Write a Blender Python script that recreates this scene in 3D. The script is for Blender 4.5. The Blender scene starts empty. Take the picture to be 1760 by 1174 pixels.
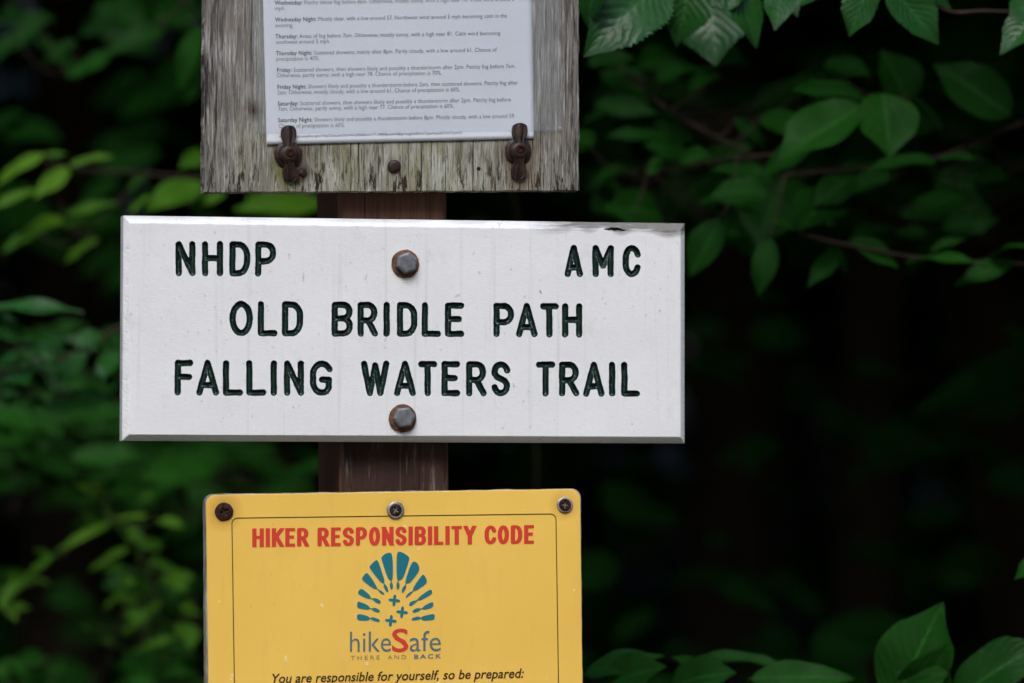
import bpy, math, random
import numpy as np
from mathutils import Vector
rng = np.random.default_rng(7)
random.seed(7)
SC = bpy.context.scene
COL = SC.collection
R = math.radians

# ------------------------------------------------------------------ camera, sky, sun, exposure
DIST, YAW, PITCH = 3.6, R(12), R(2)
LENS = 157.7
AIM = np.array([0.0, 0.0, 1.65])                      # middle of the picture, on the trail sign's front plane
FWD = np.array([math.sin(YAW)*math.cos(PITCH), math.cos(YAW)*math.cos(PITCH), math.sin(PITCH)])
RGT = np.array([math.cos(YAW), -math.sin(YAW), 0.0])
UPV = np.cross(RGT, FWD)
CAM = AIM - FWD*DIST
FPX = LENS/36*1760
cd = bpy.data.cameras.new('camera'); cam = bpy.data.objects.new('camera', cd); COL.objects.link(cam)
cam.location = CAM; cam.rotation_euler = (R(90)+PITCH, 0, -YAW)
cd.lens = LENS; cd.sensor_width = 36; cd.sensor_fit = 'HORIZONTAL'
cd.clip_start = 0.05; cd.clip_end = 500
cd.dof.use_dof = True; cd.dof.focus_distance = DIST-0.01; cd.dof.aperture_fstop = 4.0
SC.camera = cam

SUN_EL, SUN_AZ = R(50), math.atan2(-0.38, -1.0)
W = bpy.data.worlds.new('World'); SC.world = W; W.use_nodes = True
wn = W.node_tree.nodes; wl = W.node_tree.links
sky = wn.new('ShaderNodeTexSky'); sky.sky_type = 'NISHITA'; sky.sun_disc = False
sky.sun_elevation = SUN_EL; sky.sun_rotation = SUN_AZ; sky.air_density = 1.0; sky.dust_density = 1.0; sky.ozone_density = 1.0
wl.new(sky.outputs[0], wn['Background'].inputs[0]); wn['Background'].inputs[1].default_value = 0.13
sd = bpy.data.lights.new('sun', 'SUN'); sun = bpy.data.objects.new('sun', sd); COL.objects.link(sun)
sd.energy = 0.95; sd.angle = R(32); sd.color = (1.0, 0.975, 0.945)
sdir = Vector((math.sin(SUN_AZ)*math.cos(SUN_EL), math.cos(SUN_AZ)*math.cos(SUN_EL), math.sin(SUN_EL)))
sun.rotation_euler = sdir.to_track_quat('Z', 'Y').to_euler(); sun.location = sdir*30
SC.view_settings.view_transform = 'Standard'; SC.view_settings.look = 'None'
SC.view_settings.exposure = 1.47; SC.view_settings.gamma = 1.0
SC.cycles.max_bounces = 6; SC.cycles.transparent_max_bounces = 12

# ------------------------------------------------------------------ helpers
def ray(px, py):
    px = np.asarray(px, float)[..., None]; py = np.asarray(py, float)[..., None]
    return FWD*FPX + RGT*(px-880) - UPV*(py-587)
def on_plane(px, py, y):                              # where the sight line meets the vertical plane at y
    d = ray(px, py); y = np.asarray(y, float)
    t = (y - CAM[1])/d[..., 1]
    return CAM + d*t[..., None]
def at_depth(px, py, dz):                             # a point dz metres beyond the signs
    return CAM + ray(px, py)/FPX*(DIST+np.asarray(dz, float))[..., None]
PX = DIST/FPX                                         # metres per photograph pixel at the signs

def tag(o, label=None, cat=None, group=None, kind=None):
    if label: o['label'] = label
    if cat: o['category'] = cat
    if group: o['group'] = group
    if kind: o['kind'] = kind
    return o
def thing(name, loc, label, cat, group=None):
    o = bpy.data.objects.new(name, None); COL.objects.link(o); o.location = tuple(loc); o.empty_display_size = 0.05
    return tag(o, label, cat, group)
def root_loc(o):
    while o.parent: o = o.parent
    return np.array(o.location)
def make(name, verts, faces, mat, parent=None, smooth=True, uv=None, attrs=None, origin=None):
    verts = np.asarray(verts, float).reshape(-1, 3)
    off = root_loc(parent) if parent else (np.asarray(origin, float) if origin is not None else np.zeros(3))
    me = bpy.data.meshes.new(name)
    me.from_pydata((verts-off).tolist(), [], [list(map(int, f)) for f in faces])
    if smooth: me.polygons.foreach_set('use_smooth', np.ones(len(me.polygons), bool))
    if uv is not None:
        lay = me.uv_layers.new(name='UVMap'); li = np.zeros(len(me.loops), int); me.loops.foreach_get('vertex_index', li)
        lay.data.foreach_set('uv', np.asarray(uv, float)[li].astype(np.float32).ravel())
    for k, v in (attrs or {}).items():
        a = me.attributes.new(k, 'FLOAT', 'POINT'); a.data.foreach_set('value', np.asarray(v, np.float32))
    me.materials.append(mat); me.update()
    o = bpy.data.objects.new(name, me); COL.objects.link(o)
    if parent: o.parent = parent
    elif origin is not None: o.location = tuple(origin)
    return o
class MB:                                             # collects pieces of ONE mesh
    def __init__(s): s.v = []; s.f = []; s.u = []; s.a = []; s.n = 0
    def add(s, v, f, u=None, a=0.0):
        v = np.asarray(v, float).reshape(-1, 3); s.v.append(v)
        s.f += [[i+s.n for i in q] for q in f]
        s.u.append(np.zeros((len(v), 2)) if u is None else np.asarray(u, float)); s.a.append(np.full(len(v), a) if np.isscalar(a) else a)
        s.n += len(v)
    def build(s, name, mat, parent=None, smooth=True, origin=None):
        return make(name, np.vstack(s.v), s.f, mat, parent, smooth, np.vstack(s.u), {'tone': np.concatenate(s.a)}, origin)
def wob(x, seed, freq, n=5):                          # smooth 1-D noise, about -1..1
    r = np.random.default_rng(seed); o = 0
    for k in range(n): o = o + np.sin(np.asarray(x)*freq*(0.6+0.55*k)+r.uniform(0, 6.28))/(1+0.35*k)
    return o/2.2
def wob2(x, y, seed, f, n=6):
    r = np.random.default_rng(seed); o = 0
    for k in range(n):
        a = r.uniform(0, 6.28); q = f*r.uniform(0.6, 1.7)
        o = o + np.sin((x*math.cos(a)+y*math.sin(a))*q+r.uniform(0, 6.28))
    return o/n*1.4

# ------------------------------------------------------------------ node helper
class Mat:
    def __init__(s, name, rough=0.6, spec=0.4):
        s.m = bpy.data.materials.new(name); s.m.use_nodes = True
        s.t = s.m.node_tree; s.n = s.t.nodes; s.b = s.n['Principled BSDF']
        s.b.inputs['Roughness'].default_value = rough; s.b.inputs['Specular IOR Level'].default_value = spec
        s.tc = s.n.new('ShaderNodeTexCoord').outputs['Object']
    def put(s, sock, v):
        if isinstance(v, bpy.types.NodeSocket): s.t.links.new(v, sock)
        elif isinstance(v, tuple) and len(v) == 3 and sock.type == 'RGBA': sock.default_value = (*v, 1)
        else: sock.default_value = v
    def noise(s, scale=(1, 1, 1), sc=5, det=4, rough=0.55, dist=0, vec=None, loc=(0, 0, 0)):
        mp = s.n.new('ShaderNodeMapping'); mp.inputs['Scale'].default_value = scale; mp.inputs['Location'].default_value = loc
        s.t.links.new(vec or s.tc, mp.inputs[0])
        n = s.n.new('ShaderNodeTexNoise'); n.inputs['Scale'].default_value = sc; n.inputs['Detail'].default_value = det
        n.inputs['Roughness'].default_value = rough; n.inputs['Distortion'].default_value = dist
        s.t.links.new(mp.outputs[0], n.inputs['Vector']); return n.outputs[0]
    def ramp(s, f, *stops):
        r = s.n.new('ShaderNodeValToRGB'); e = r.color_ramp.elements
        while len(e) < len(stops): e.new(0.5)
        for k, (p, c) in enumerate(stops):
            e[k].position = p; e[k].color = (c, c, c, 1) if not isinstance(c, tuple) else (*c, 1)
        s.t.links.new(f, r.inputs[0]); return r.outputs[0]
    def mix(s, f, a, b, mode='MIX'):
        x = s.n.new('ShaderNodeMix'); x.data_type = 'RGBA'; x.blend_type = mode
        s.put(x.inputs[0], f); s.put(x.inputs[6], a); s.put(x.inputs[7], b); return x.outputs[2]
    def math(s, op, a, b=0.0, clamp=False):
        x = s.n.new('ShaderNodeMath'); x.operation = op; x.use_clamp = clamp
        s.put(x.inputs[0], a); s.put(x.inputs[1], b); return x.outputs[0]
    def attr(s, name):
        a = s.n.new('ShaderNodeAttribute'); a.attribute_name = name; return a.outputs['Fac']
    def sep(s, v):
        x = s.n.new('ShaderNodeSeparateXYZ'); s.t.links.new(v, x.inputs[0]); return x.outputs
    def color(s, c): s.put(s.b.inputs['Base Color'], c); return s
    def set(s, k, v): s.put(s.b.inputs[k], v); return s
    def bump(s, h, strength=0.3, dist=0.001):
        b = s.n.new('ShaderNodeBump'); b.inputs['Strength'].default_value = strength; b.inputs['Distance'].default_value = dist
        s.t.links.new(h, b.inputs['Height']); s.t.links.new(b.outputs[0], s.b.inputs['Normal']); return s

# ------------------------------------------------------------------ materials
def mat_white_paint():
    m = Mat('white_paint', 0.5, 0.35)
    weave = m.noise((14, 1, 160), 14, 3)
    soft = m.noise((1, 1, 1.6), 11, 6, 0.65)
    drip = m.noise((60, 1, 1.5), 3, 3)
    c = m.mix(m.ramp(soft, (0.33, 0.0), (0.68, 1.0)), (0.735, 0.727, 0.722), (0.795, 0.788, 0.78))
    c = m.mix(m.ramp(weave, (0.35, 0.3), (0.60, 0.0)), c, (0.65, 0.64, 0.63))
    c = m.mix(m.ramp(drip, (0.58, 0.0), (0.72, 0.35)), c, (0.545, 0.54, 0.53))
    grime = m.ramp(m.noise((1, 1, 1), 38, 6, 0.72), (0.58, 0.0), (0.80, 0.3))
    c = m.mix(grime, c, (0.50, 0.49, 0.465))
    spk = m.ramp(m.noise((1.6, 1, 1), 150, 2), (0.68, 0.0), (0.75, 0.6))
    c = m.mix(spk, c, (0.44, 0.43, 0.41))
    wear_dim = m.attr('wear_dim')
    stre = m.noise((7, 1, 90), 9, 5, 0.65)
    wf = m.math('MULTIPLY', wear_dim, m.ramp(stre, (0.25, 0.45), (0.58, 1.0)))
    c = m.mix(m.ramp(wf, (0.10, 0.0), (0.70, 1.0)), c, (0.16, 0.15, 0.135))
    c = m.mix(m.attr('gash'), c, (0.030, 0.018, 0.014))
    m.color(c); h = m.mix(0.4, weave, m.noise((1, 1, 1), 260, 3))
    return m.bump(h, 0.4, 0.0007).m
def mat_groove():
    m = Mat('green_letter_paint', 0.33, 0.5)
    n = m.noise((1, 1, 1), 240, 4)
    m.color(m.mix(m.ramp(n, (0.35, 0.0), (0.7, 1.0)), (0.003, 0.013, 0.010), (0.006, 0.030, 0.021)))
    return m.bump(m.noise((1, 1, 1), 420, 3), 0.5, 0.0008).m
WBB = on_plane(672, 330, 0.013)
STAIN = [(p[0]-WBB[0], p[2]-WBB[2], r_, k_, c_) for p, r_, k_, c_ in (
    (on_plane(497, 268, .004), .024, 1.4, (0.085, 0.042, 0.022)), (on_plane(890, 262, .004), .024, 1.4, (0.10, 0.048, 0.024)),
    (on_plane(487, 300, .004), .020, 1.0, (0.20, 0.20, 0.06)), (on_plane(520, 300, .004), .011, 1.6, (0.05, 0.026, 0.016)),
    (on_plane(897, 300, .004), .018, 0.9, (0.16, 0.085, 0.045)), (on_plane(677, 286, .004), .010, 1.2, (0.07, 0.04, 0.026)), (on_plane(435, 190, .004), .012, 1.2, (0.06, 0.03, 0.02)))]
def mat_weathered():
    m = Mat('weathered_plywood', 0.9, 0.12)
    x = m.sep(m.tc)
    broad = m.noise((10, 1, 0.9), 6, 5, 0.6, 0.4)
    g1 = m.noise((34, 1, 1.5), 10, 6, 0.7, 0.25)
    fine = m.noise((150, 1, 5.0), 8, 4, 0.75)
    blot = m.noise((1.6, 1, 1), 8, 5, 0.6)
    c = m.mix(m.ramp(g1, (0.34, 0.0), (0.64, 1.0)), (0.150, 0.135, 0.120), (0.46, 0.44, 0.405))
    c = m.mix(m.ramp(broad, (0.40, 0.0), (0.62, 0.7)), c, (0.31, 0.268, 0.222))
    c = m.mix(m.ramp(fine, (0.36, 0.45), (0.60, 0.0)), c, (0.11, 0.097, 0.085))
    c = m.mix(m.ramp(m.noise((60, 1, 2.5), 9, 4, 0.7, loc=(3, 0, 1)), (0.52, 0.0), (0.64, 0.85)), c, (0.60, 0.585, 0.55))
    low = m.math('SUBTRACT', 1.0, m.math('DIVIDE', x[2], 0.085), True)
    mid = m.math('SUBTRACT', 1.0, m.math('DIVIDE', m.math('ABSOLUTE', x[0]), 0.15), True)
    mid = m.math('MULTIPLY', m.math('MULTIPLY', mid, 2.2, True), m.math('MULTIPLY', low, 1.8, True))
    c = m.mix(m.math('MULTIPLY', mid, m.ramp(m.noise((7, 1, 1.6), 11, 5), (0.32, 0.1), (0.62, 0.75))), c, (0.42, 0.41, 0.235))
    c = m.mix(m.math('MULTIPLY', mid, m.ramp(m.noise((6, 1, 1.2), 24, 5, loc=(5, 0, 0)), (0.46, 0.0), (0.62, 0.85))), c, (0.60, 0.585, 0.50))
    ck = m.ramp(m.noise((70, 1, 2.4), 8, 4, 0.65, 0.2), (0.34, 1.0), (0.42, 0.0))
    ck2 = m.ramp(m.noise((75, 1, 0.9), 6, 4, 0.6, 0.15), (0.365, 1.0), (0.405, 0.0))
    c = m.mix(m.math('MULTIPLY', ck, 0.6), c, (0.060, 0.050, 0.042))
    c = m.mix(m.math('MULTIPLY', ck2, 0.9), c, (0.026, 0.021, 0.018))
    spot = m.ramp(m.noise((4.5, 1, 1.0), 34, 5, 0.75), (0.54, 0.0), (0.60, 1.0))
    lo2 = m.math('SUBTRACT', 1.0, m.math('DIVIDE', x[2], 0.040), True)
    lo3 = m.math('ADD', m.math('MULTIPLY', lo2, 1.2, True), 0.12, True)
    c = m.mix(m.math('MULTIPLY', spot, lo3), c, (0.045, 0.032, 0.023))
    tick = m.ramp(m.noise((30, 1, 2.2), 22, 3, 0.6), (0.565, 0.0), (0.615, 1.0))
    c = m.mix(m.math('MULTIPLY', tick, m.math('MULTIPLY', low, 0.9)), c, (0.05, 0.034, 0.025))
    ax = m.math('ABSOLUTE', x[0])
    edge = m.math('MULTIPLY', m.math('SUBTRACT', ax, 0.118), 30.0, True)
    ef = m.math('MULTIPLY', edge, m.ramp(m.noise((26, 1, 2.0), 9, 5, 0.65), (0.50, 0.0), (0.58, 0.9)))
    c = m.mix(ef, c, (0.030, 0.025, 0.022))
    for (sx, sz, rr, k, cc) in STAIN:                 # rust and algae bleeding from the fasteners
        d = m.n.new('ShaderNodeVectorMath'); d.operation = 'DISTANCE'; m.t.links.new(m.tc, d.inputs[0]); d.inputs[1].default_value = (sx, -0.009, sz)
        f = m.math('SUBTRACT', 1.0, m.math('DIVIDE', d.outputs['Value'], rr), True)
        c = m.mix(m.math('MULTIPLY', m.math('MULTIPLY', f, m.ramp(m.noise((2, 1, 1), 40, 5), (0.35, 0.25), (0.6, 1.0))), k, True), c, cc)
    m.color(c)
    h = m.mix(0.5, m.ramp(fine, (0.28, 0.0), (0.6, 1.0)), m.mix(0.5, m.ramp(m.noise((75, 1, 0.9), 6, 4, 0.6, 0.15), (0.35, 0.0), (0.43, 1.0)), g1))
    return m.bump(h, 1.0, 0.0018).m
def mat_simple(name, a, b, sc=60, rough=0.6, spec=0.3, stretch=(1, 1, 1), bump=0.25, bd=0.0006, metal=0.0):
    m = Mat(name, rough, spec); n = m.noise(stretch, sc, 5, 0.6)
    m.color(m.mix(m.ramp(n, (0.34, 0.0), (0.68, 1.0)), a, b)); m.set('Metallic', metal)
    return m.bump(n, bump, bd).m
def mat_post():
    m = Mat('brown_post_paint', 0.68, 0.14)
    n = m.noise((30, 30, 1.2), 8, 5, 0.6); n2 = m.noise((9, 9, 1.0), 22, 5, 0.65)
    c = m.mix(m.ramp(n, (0.35, 0.0), (0.7, 1.0)), (0.072, 0.033, 0.021), (0.115, 0.054, 0.036))
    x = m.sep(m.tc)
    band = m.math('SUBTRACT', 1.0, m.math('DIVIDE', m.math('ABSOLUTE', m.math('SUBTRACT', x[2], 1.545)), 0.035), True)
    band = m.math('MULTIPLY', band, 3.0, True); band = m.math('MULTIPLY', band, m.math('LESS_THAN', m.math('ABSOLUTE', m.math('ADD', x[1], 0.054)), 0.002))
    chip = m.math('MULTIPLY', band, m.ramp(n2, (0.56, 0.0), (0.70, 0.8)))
    c = m.mix(m.math('MULTIPLY', band, m.ramp(m.noise((1, 1, 1), 30, 4), (0.30, 0.45), (0.6, 0.97))), c, (0.024, 0.014, 0.012))  # shade under the trail sign painted dark into the post's front face
    c = m.mix(chip, c, (0.17, 0.14, 0.115))
    line = m.ramp(m.noise((45, 45, 0.4), 7, 2), (0.66, 0.0), (0.70, 0.6))
    c = m.mix(m.math('MULTIPLY', line, 0.22), c, (0.36, 0.27, 0.23))
    ck = m.ramp(m.noise((50, 50, 0.7), 8, 4, 0.6, 0.2), (0.335, 1.0), (0.375, 0.0))
    c = m.mix(m.math('MULTIPLY', ck, 0.8), c, (0.014, 0.008, 0.007))
    m.color(c); return m.bump(n, 0.4, 0.0010).m
def mat_yellow():
    m = Mat('yellow_enamel', 0.34, 0.45)
    n = m.noise((1, 1, 1), 9, 4)
    c = m.mix(m.ramp(n, (0.3, 0.0), (0.7, 1.0)), (0.79, 0.475, 0.076), (0.86, 0.535, 0.095))
    c = m.mix(m.ramp(m.noise((5, 1, 1), 16, 5, 0.7), (0.52, 0.0), (0.75, 0.35)), c, (0.70, 0.43, 0.085))
    spk = m.ramp(m.noise((1, 1, 1), 95, 2), (0.73, 0.0), (0.76, 0.7))
    c = m.mix(spk, c, (0.86, 0.70, 0.38))
    dirt = m.ramp(m.noise((2.2, 1, 1), 120, 3), (0.70, 0.0), (0.76, 0.5))
    c = m.mix(dirt, c, (0.40, 0.27, 0.07))
    for (sx, sz, rr, k) in HALO:                      # rust bleeding from the screws
        d = m.n.new('ShaderNodeVectorMath'); d.operation = 'DISTANCE'; m.t.links.new(m.tc, d.inputs[0]); d.inputs[1].default_value = (sx, -0.0075, sz)
        f = m.math('SUBTRACT', 1.0, m.math('DIVIDE', d.outputs['Value'], rr), True)
        c = m.mix(m.math('MULTIPLY', m.math('MULTIPLY', f, m.ramp(m.noise((1, 1, 1), 70, 4), (0.3, 0.5), (0.65, 1.0))), k), c, (0.45, 0.20, 0.03))
    m.color(c); return m.bump(m.noise((1, 1, 1), 14, 2), 0.10, 0.001).m
YB = on_plane(680, 1480, 0.015)
HALO = [(p[0]-YB[0], p[2]-YB[2], r_, k_) for p, r_, k_ in ((on_plane(385, 879.5, .0075), .017, 1.3), (on_plane(679.5, 877, .0075), .012, .7), (on_plane(970.5, 868, .0075), .014, .9))]
def mat_leaf(name, dark, light, rough=0.42, spec=0.45, trans=0.12, veins=True):
    m = Mat(name, rough, spec)
    tone = m.attr('tone')
    uvn = m.n.new('ShaderNodeUVMap'); u = m.sep(uvn.outputs[0])
    av = m.math('ABSOLUTE', m.math('SUBTRACT', u[1], 0.5))
    c = m.mix(tone, dark, light)
    c = m.mix(m.ramp(m.noise((1, 1, 1), 34, 5), (0.35, 0.0), (0.75, 0.55)), c, tuple(0.55*k for k in dark))
    spot = m.ramp(m.noise((1, 1, 1), 170, 3), (0.66, 0.0), (0.72, 0.7))
    c = m.mix(spot, c, tuple(k*0.5+0.02 for k in light))
    wet = m.ramp(m.noise((1, 1, 1), 26, 4), (0.42, rough-0.12), (0.62, rough+0.12)); m.set('Roughness', wet)
    if veins:
        ph = m.math('SUBTRACT', m.math('MULTIPLY', u[0], 9.0), m.math('MULTIPLY', av, 6.5)); ph = m.math('ADD', ph, m.math('MULTIPLY', m.noise((1, 1, 1), 45, 3), 1.6))
        w = m.math('ABSOLUTE', m.math('SUBTRACT', m.math('FRACT', ph), 0.5))
        vein = m.ramp(w, (0.0, 1.0), (0.07, 0.0))
        rib = m.ramp(av, (0.012, 1.0), (0.03, 0.0))
        vv = m.math('MAXIMUM', m.math('MULTIPLY', vein, 0.35), rib)
        c = m.mix(m.math('MULTIPLY', vv, 0.27), c, tuple(min(1, k*2.0+0.012) for k in light))
        hh = m.math('ADD', m.math('MULTIPLY', m.ramp(w, (0.0, 0.0), (0.35, 1.0)), 0.8), m.math('MULTIPLY', m.noise((1, 1, 1), 75, 4), 2.2))
        m.bump(hh, 0.32, 0.0014)
    m.color(c)
    if trans:
        tr = m.n.new('ShaderNodeBsdfTranslucent'); m.put(tr.inputs[0], m.mix(0.5, c, tuple(k*1.4 for k in light)))
        mx = m.n.new('ShaderNodeMixShader'); mx.inputs[0].default_value = trans
        m.t.links.new(m.b.outputs[0], mx.inputs[1]); m.t.links.new(tr.outputs[0], mx.inputs[2])
        m.t.links.new(mx.outputs[0], m.n['Material Output'].inputs[0])
    return m.m
def mat_plastic():
    m = Mat('clear_plastic', 0.25, 0.5)
    m.n.remove(m.b)
    tr = m.n.new('ShaderNodeBsdfTransparent'); tr.inputs[0].default_value = (0.97, 0.975, 0.98, 1)
    gl = m.n.new('ShaderNodeBsdfGlossy'); gl.inputs['Roughness'].default_value = 0.18
    df = m.n.new('ShaderNodeBsdfDiffuse'); df.inputs[0].default_value = (0.75, 0.77, 0.80, 1)
    a = m.n.new('ShaderNodeMixShader'); a.inputs[0].default_value = 0.045
    b = m.n.new('ShaderNodeMixShader')
    L = m.t.links.new
    L(tr.outputs[0], a.inputs[1]); L(df.outputs[0], a.inputs[2])
    b.inputs[0].default_value = 0.035; L(a.outputs[0], b.inputs[1]); L(gl.outputs[0], b.inputs[2])
    L(b.outputs[0], m.n['Material Output'].inputs[0]); return m.m
M = dict(
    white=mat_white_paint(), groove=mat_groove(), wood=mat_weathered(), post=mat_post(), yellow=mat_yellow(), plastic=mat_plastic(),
    paper=mat_simple('printer_paper', (0.62, 0.635, 0.685), (0.685, 0.70, 0.745), 9, 0.8, 0.1, bump=0.05),
    ink=mat_simple('hazed_black_ink', (0.11, 0.11, 0.12), (0.15, 0.15, 0.16), 60, 0.8, 0.1, bump=0),  # haze of the plastic over the print put into the ink's grey
    ink_bold=mat_simple('bold_black_ink', (0.03, 0.03, 0.036), (0.05, 0.05, 0.056), 60, 0.8, 0.1, bump=0),
    rust=mat_simple('rusty_iron', (0.010, 0.006, 0.005), (0.046, 0.021, 0.014), 130, 0.52, 0.32, bump=0.5, bd=0.0012),
    rust_light=mat_simple('orange_rust', (0.060, 0.030, 0.020), (0.20, 0.095, 0.048), 190, 0.75, 0.25, bump=0.5, bd=0.001),
    steel=mat_simple('dull_grey_steel', (0.10, 0.105, 0.115), (0.19, 0.195, 0.205), 170, 0.5, 0.5, bump=0.5, bd=0.0009, metal=0.25),
    zinc=mat_simple('dull_zinc', (0.16, 0.145, 0.125), (0.44, 0.42, 0.39), 150, 0.4, 0.5, bump=0.3, metal=0.4),
    black_rust=mat_simple('black_rust', (0.008, 0.004, 0.003), (0.060, 0.024, 0.015), 240, 0.7, 0.12, bump=0.5),
    grey_edge=mat_simple('grey_plywood_edge', (0.10, 0.095, 0.088), (0.42, 0.41, 0.385), 60, 0.9, 0.1, (1, 4, 0.5), 0.7, 0.001),
    red=mat_simple('red_print', (0.60, 0.038, 0.022), (0.64, 0.045, 0.026), 30, 0.45, 0.35, bump=0),
    teal=mat_simple('teal_print', (0.003, 0.150, 0.195), (0.005, 0.165, 0.215), 30, 0.45, 0.35, bump=0),
    slate=mat_simple('slate_print', (0.075, 0.145, 0.175), (0.085, 0.16, 0.19), 30, 0.45, 0.35, bump=0),
    brown=mat_simple('brown_print', (0.030, 0.014, 0.006), (0.040, 0.019, 0.008), 30, 0.45, 0.35, bump=0),
    tan=mat_simple('tan_grey_print', (0.25, 0.19, 0.10), (0.27, 0.21, 0.11), 30, 0.45, 0.35, bump=0),
    soil=mat_simple('dark_forest_soil', (0.010, 0.008, 0.006), (0.030, 0.022, 0.016), 9, 0.95, 0.1, bump=0.8, bd=0.02),
    bark=mat_simple('dark_bark', (0.008, 0.006, 0.004), (0.026, 0.018, 0.012), 14, 0.9, 0.15, (4, 4, 0.6), 0.9, 0.01),
    twig=mat_simple('brown_twig', (0.016, 0.010, 0.007), (0.044, 0.027, 0.018), 60, 0.7, 0.25, bump=0.3),
    green_stem=mat_simple('green_stem', (0.035, 0.075, 0.012), (0.06, 0.11, 0.02), 60, 0.6, 0.3, bump=0.2),
    leaf_wet=mat_leaf('wet_green_leaf', (0.008, 0.046, 0.008), (0.017, 0.085, 0.014), 0.34, 0.20, 0.10),
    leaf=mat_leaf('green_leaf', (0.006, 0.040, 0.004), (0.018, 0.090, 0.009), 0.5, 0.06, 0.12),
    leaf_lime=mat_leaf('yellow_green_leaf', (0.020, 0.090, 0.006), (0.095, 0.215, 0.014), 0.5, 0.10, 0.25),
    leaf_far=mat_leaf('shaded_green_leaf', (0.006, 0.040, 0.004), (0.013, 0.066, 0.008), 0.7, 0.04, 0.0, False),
)

# ------------------------------------------------------------------ shape helpers
def quad_pt(c, u, v):                                 # bilinear point in a pixel quad TL, TR, BR, BL
    c = np.asarray(c, float); u = np.asarray(u)[..., None]; v = np.asarray(v)[..., None]
    return (c[0]*(1-u)+c[1]*u)*(1-v)+(c[3]*(1-u)+c[2]*u)*v
def outline(c, rad=0, jit=0, seed=1, step=6):         # closed outline of a pixel quad, rounded or ragged
    c = np.asarray(c, float); P = []
    for k in range(4):
        a, b, z = c[k], c[(k+1) % 4], c[k-1]
        if rad:
            d1 = (z-a)/np.linalg.norm(z-a); d2 = (b-a)/np.linalg.norm(b-a); o = a+(d1+d2)*rad
            for t in np.linspace(0, math.pi/2, 9): P.append(o-d2*rad*math.cos(t)-d1*rad*math.sin(t))
            s0, s1 = a+d2*rad, b-d2*rad
        else: s0, s1 = a, b; P.append(a)
        n = max(2, int(np.linalg.norm(s1-s0)/step))
        nr = np.array([-(s1-s0)[1], (s1-s0)[0]])/np.linalg.norm(s1-s0)
        for i in range(1, n):
            P.append(s0+(s1-s0)*i/n + nr*jit*float(wob(i*step, seed+k, 0.07)+0.5*wob(i*step, seed+9+k, 0.5)))
    return np.array(P)
def shrink(P, d):
    nx = np.roll(P, -1, 0)-np.roll(P, 1, 0); nx /= np.linalg.norm(nx, axis=1)[:, None]+1e-9
    return P+np.stack([-nx[:, 1], nx[:, 0]], 1)*d
def plate_geo(P, y0, y1, bev):                        # slab: pixel outline at front plane y0, back plane y1
    f = on_plane(*shrink(P, bev).T, y0) if bev else None
    o = on_plane(P[:, 0], P[:, 1], y0+bev*PX*0.8); b = o.copy(); b[:, 1] = y1
    rings = ([f] if bev else [])+[o, b]; n = len(P); V = np.vstack(rings); F = []
    for r in range(len(rings)-1):
        F += [[r*n+i, r*n+(i+1) % n, (r+1)*n+(i+1) % n, (r+1)*n+i] for i in range(n)]
    F.append(list(range(n))[::-1]); F.append([(len(rings)-1)*n+i for i in range(n)])
    return V, F
def lathe_geo(c, prof, seg=36, rot=0.0, rough=0.0, seed=0):   # c world centre; prof (radius m, y offset): revolved about the y axis
    r = np.random.default_rng(seed); V = []; F = []; n = len(prof)
    jr = 1+rough*wob(np.arange(seg)*6.28/seg, seed, 2.0)
    jr = jr*(1+rough*0.5*r.standard_normal(seg))
    for i in range(seg):
        a = rot+i/seg*2*math.pi
        for (q, y) in prof: V.append((c[0]+q*jr[i]*math.cos(a), c[1]+y, c[2]+q*jr[i]*math.sin(a)))
    for i in range(seg):
        j = (i+1) % seg
        for k in range(n-1): F.append([i*n+k, i*n+k+1, j*n+k+1, j*n+k])
    return np.array(V), F
def screw_geo(c, rad, dome, cross=0.0008, ang=0.3, n=30): # round pan head with a cross recess
    s = np.linspace(-1, 1, n); X, Z = np.meshgrid(s, s)
    x = X*np.sqrt(1-Z*Z/2); z = Z*np.sqrt(1-X*X/2); rr = np.sqrt(x*x+z*z)
    y = -dome*np.sqrt(np.clip(1-rr**2*0.96, 0, 1))
    a = x*math.cos(ang)+z*math.sin(ang); b = -x*math.sin(ang)+z*math.cos(ang)
    rec = (np.maximum(np.clip((0.17-np.abs(a))/0.07, 0, 1)*np.clip((0.58-np.abs(b))/0.1, 0, 1),
                      np.clip((0.17-np.abs(b))/0.07, 0, 1)*np.clip((0.58-np.abs(a))/0.1, 0, 1)))
    y = y+rec*cross
    V = np.stack([c[0]+x*rad, c[1]+y, c[2]+z*rad], -1).reshape(-1, 3)
    F = [[i*n+j, i*n+j+1, (i+1)*n+j+1, (i+1)*n+j] for i in range(n-1) for j in range(n-1)]
    return V, F
def tube_geo(P, r0, r1, seg=8):
    P = np.asarray(P, float); n = len(P); V = []; F = []
    for i in range(n):
        d = P[min(i+1, n-1)]-P[max(i-1, 0)]; d /= np.linalg.norm(d)+1e-9
        a = np.cross(d, [0.31, 0.95, 0.12]); a /= np.linalg.norm(a)+1e-9; b = np.cross(d, a)
        r = r0+(r1-r0)*i/(n-1)
        for k in range(seg): t = k/seg*6.28318; V.append(P[i]+r*(a*math.cos(t)+b*math.sin(t)))
    for i in range(n-1):
        for k in range(seg): F.append([i*seg+k, i*seg+(k+1) % seg, (i+1)*seg+(k+1) % seg, (i+1)*seg+k])
    F.append(list(range(seg))[::-1]); F.append([(n-1)*seg+k for k in range(seg)])
    return np.array(V), F
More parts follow.
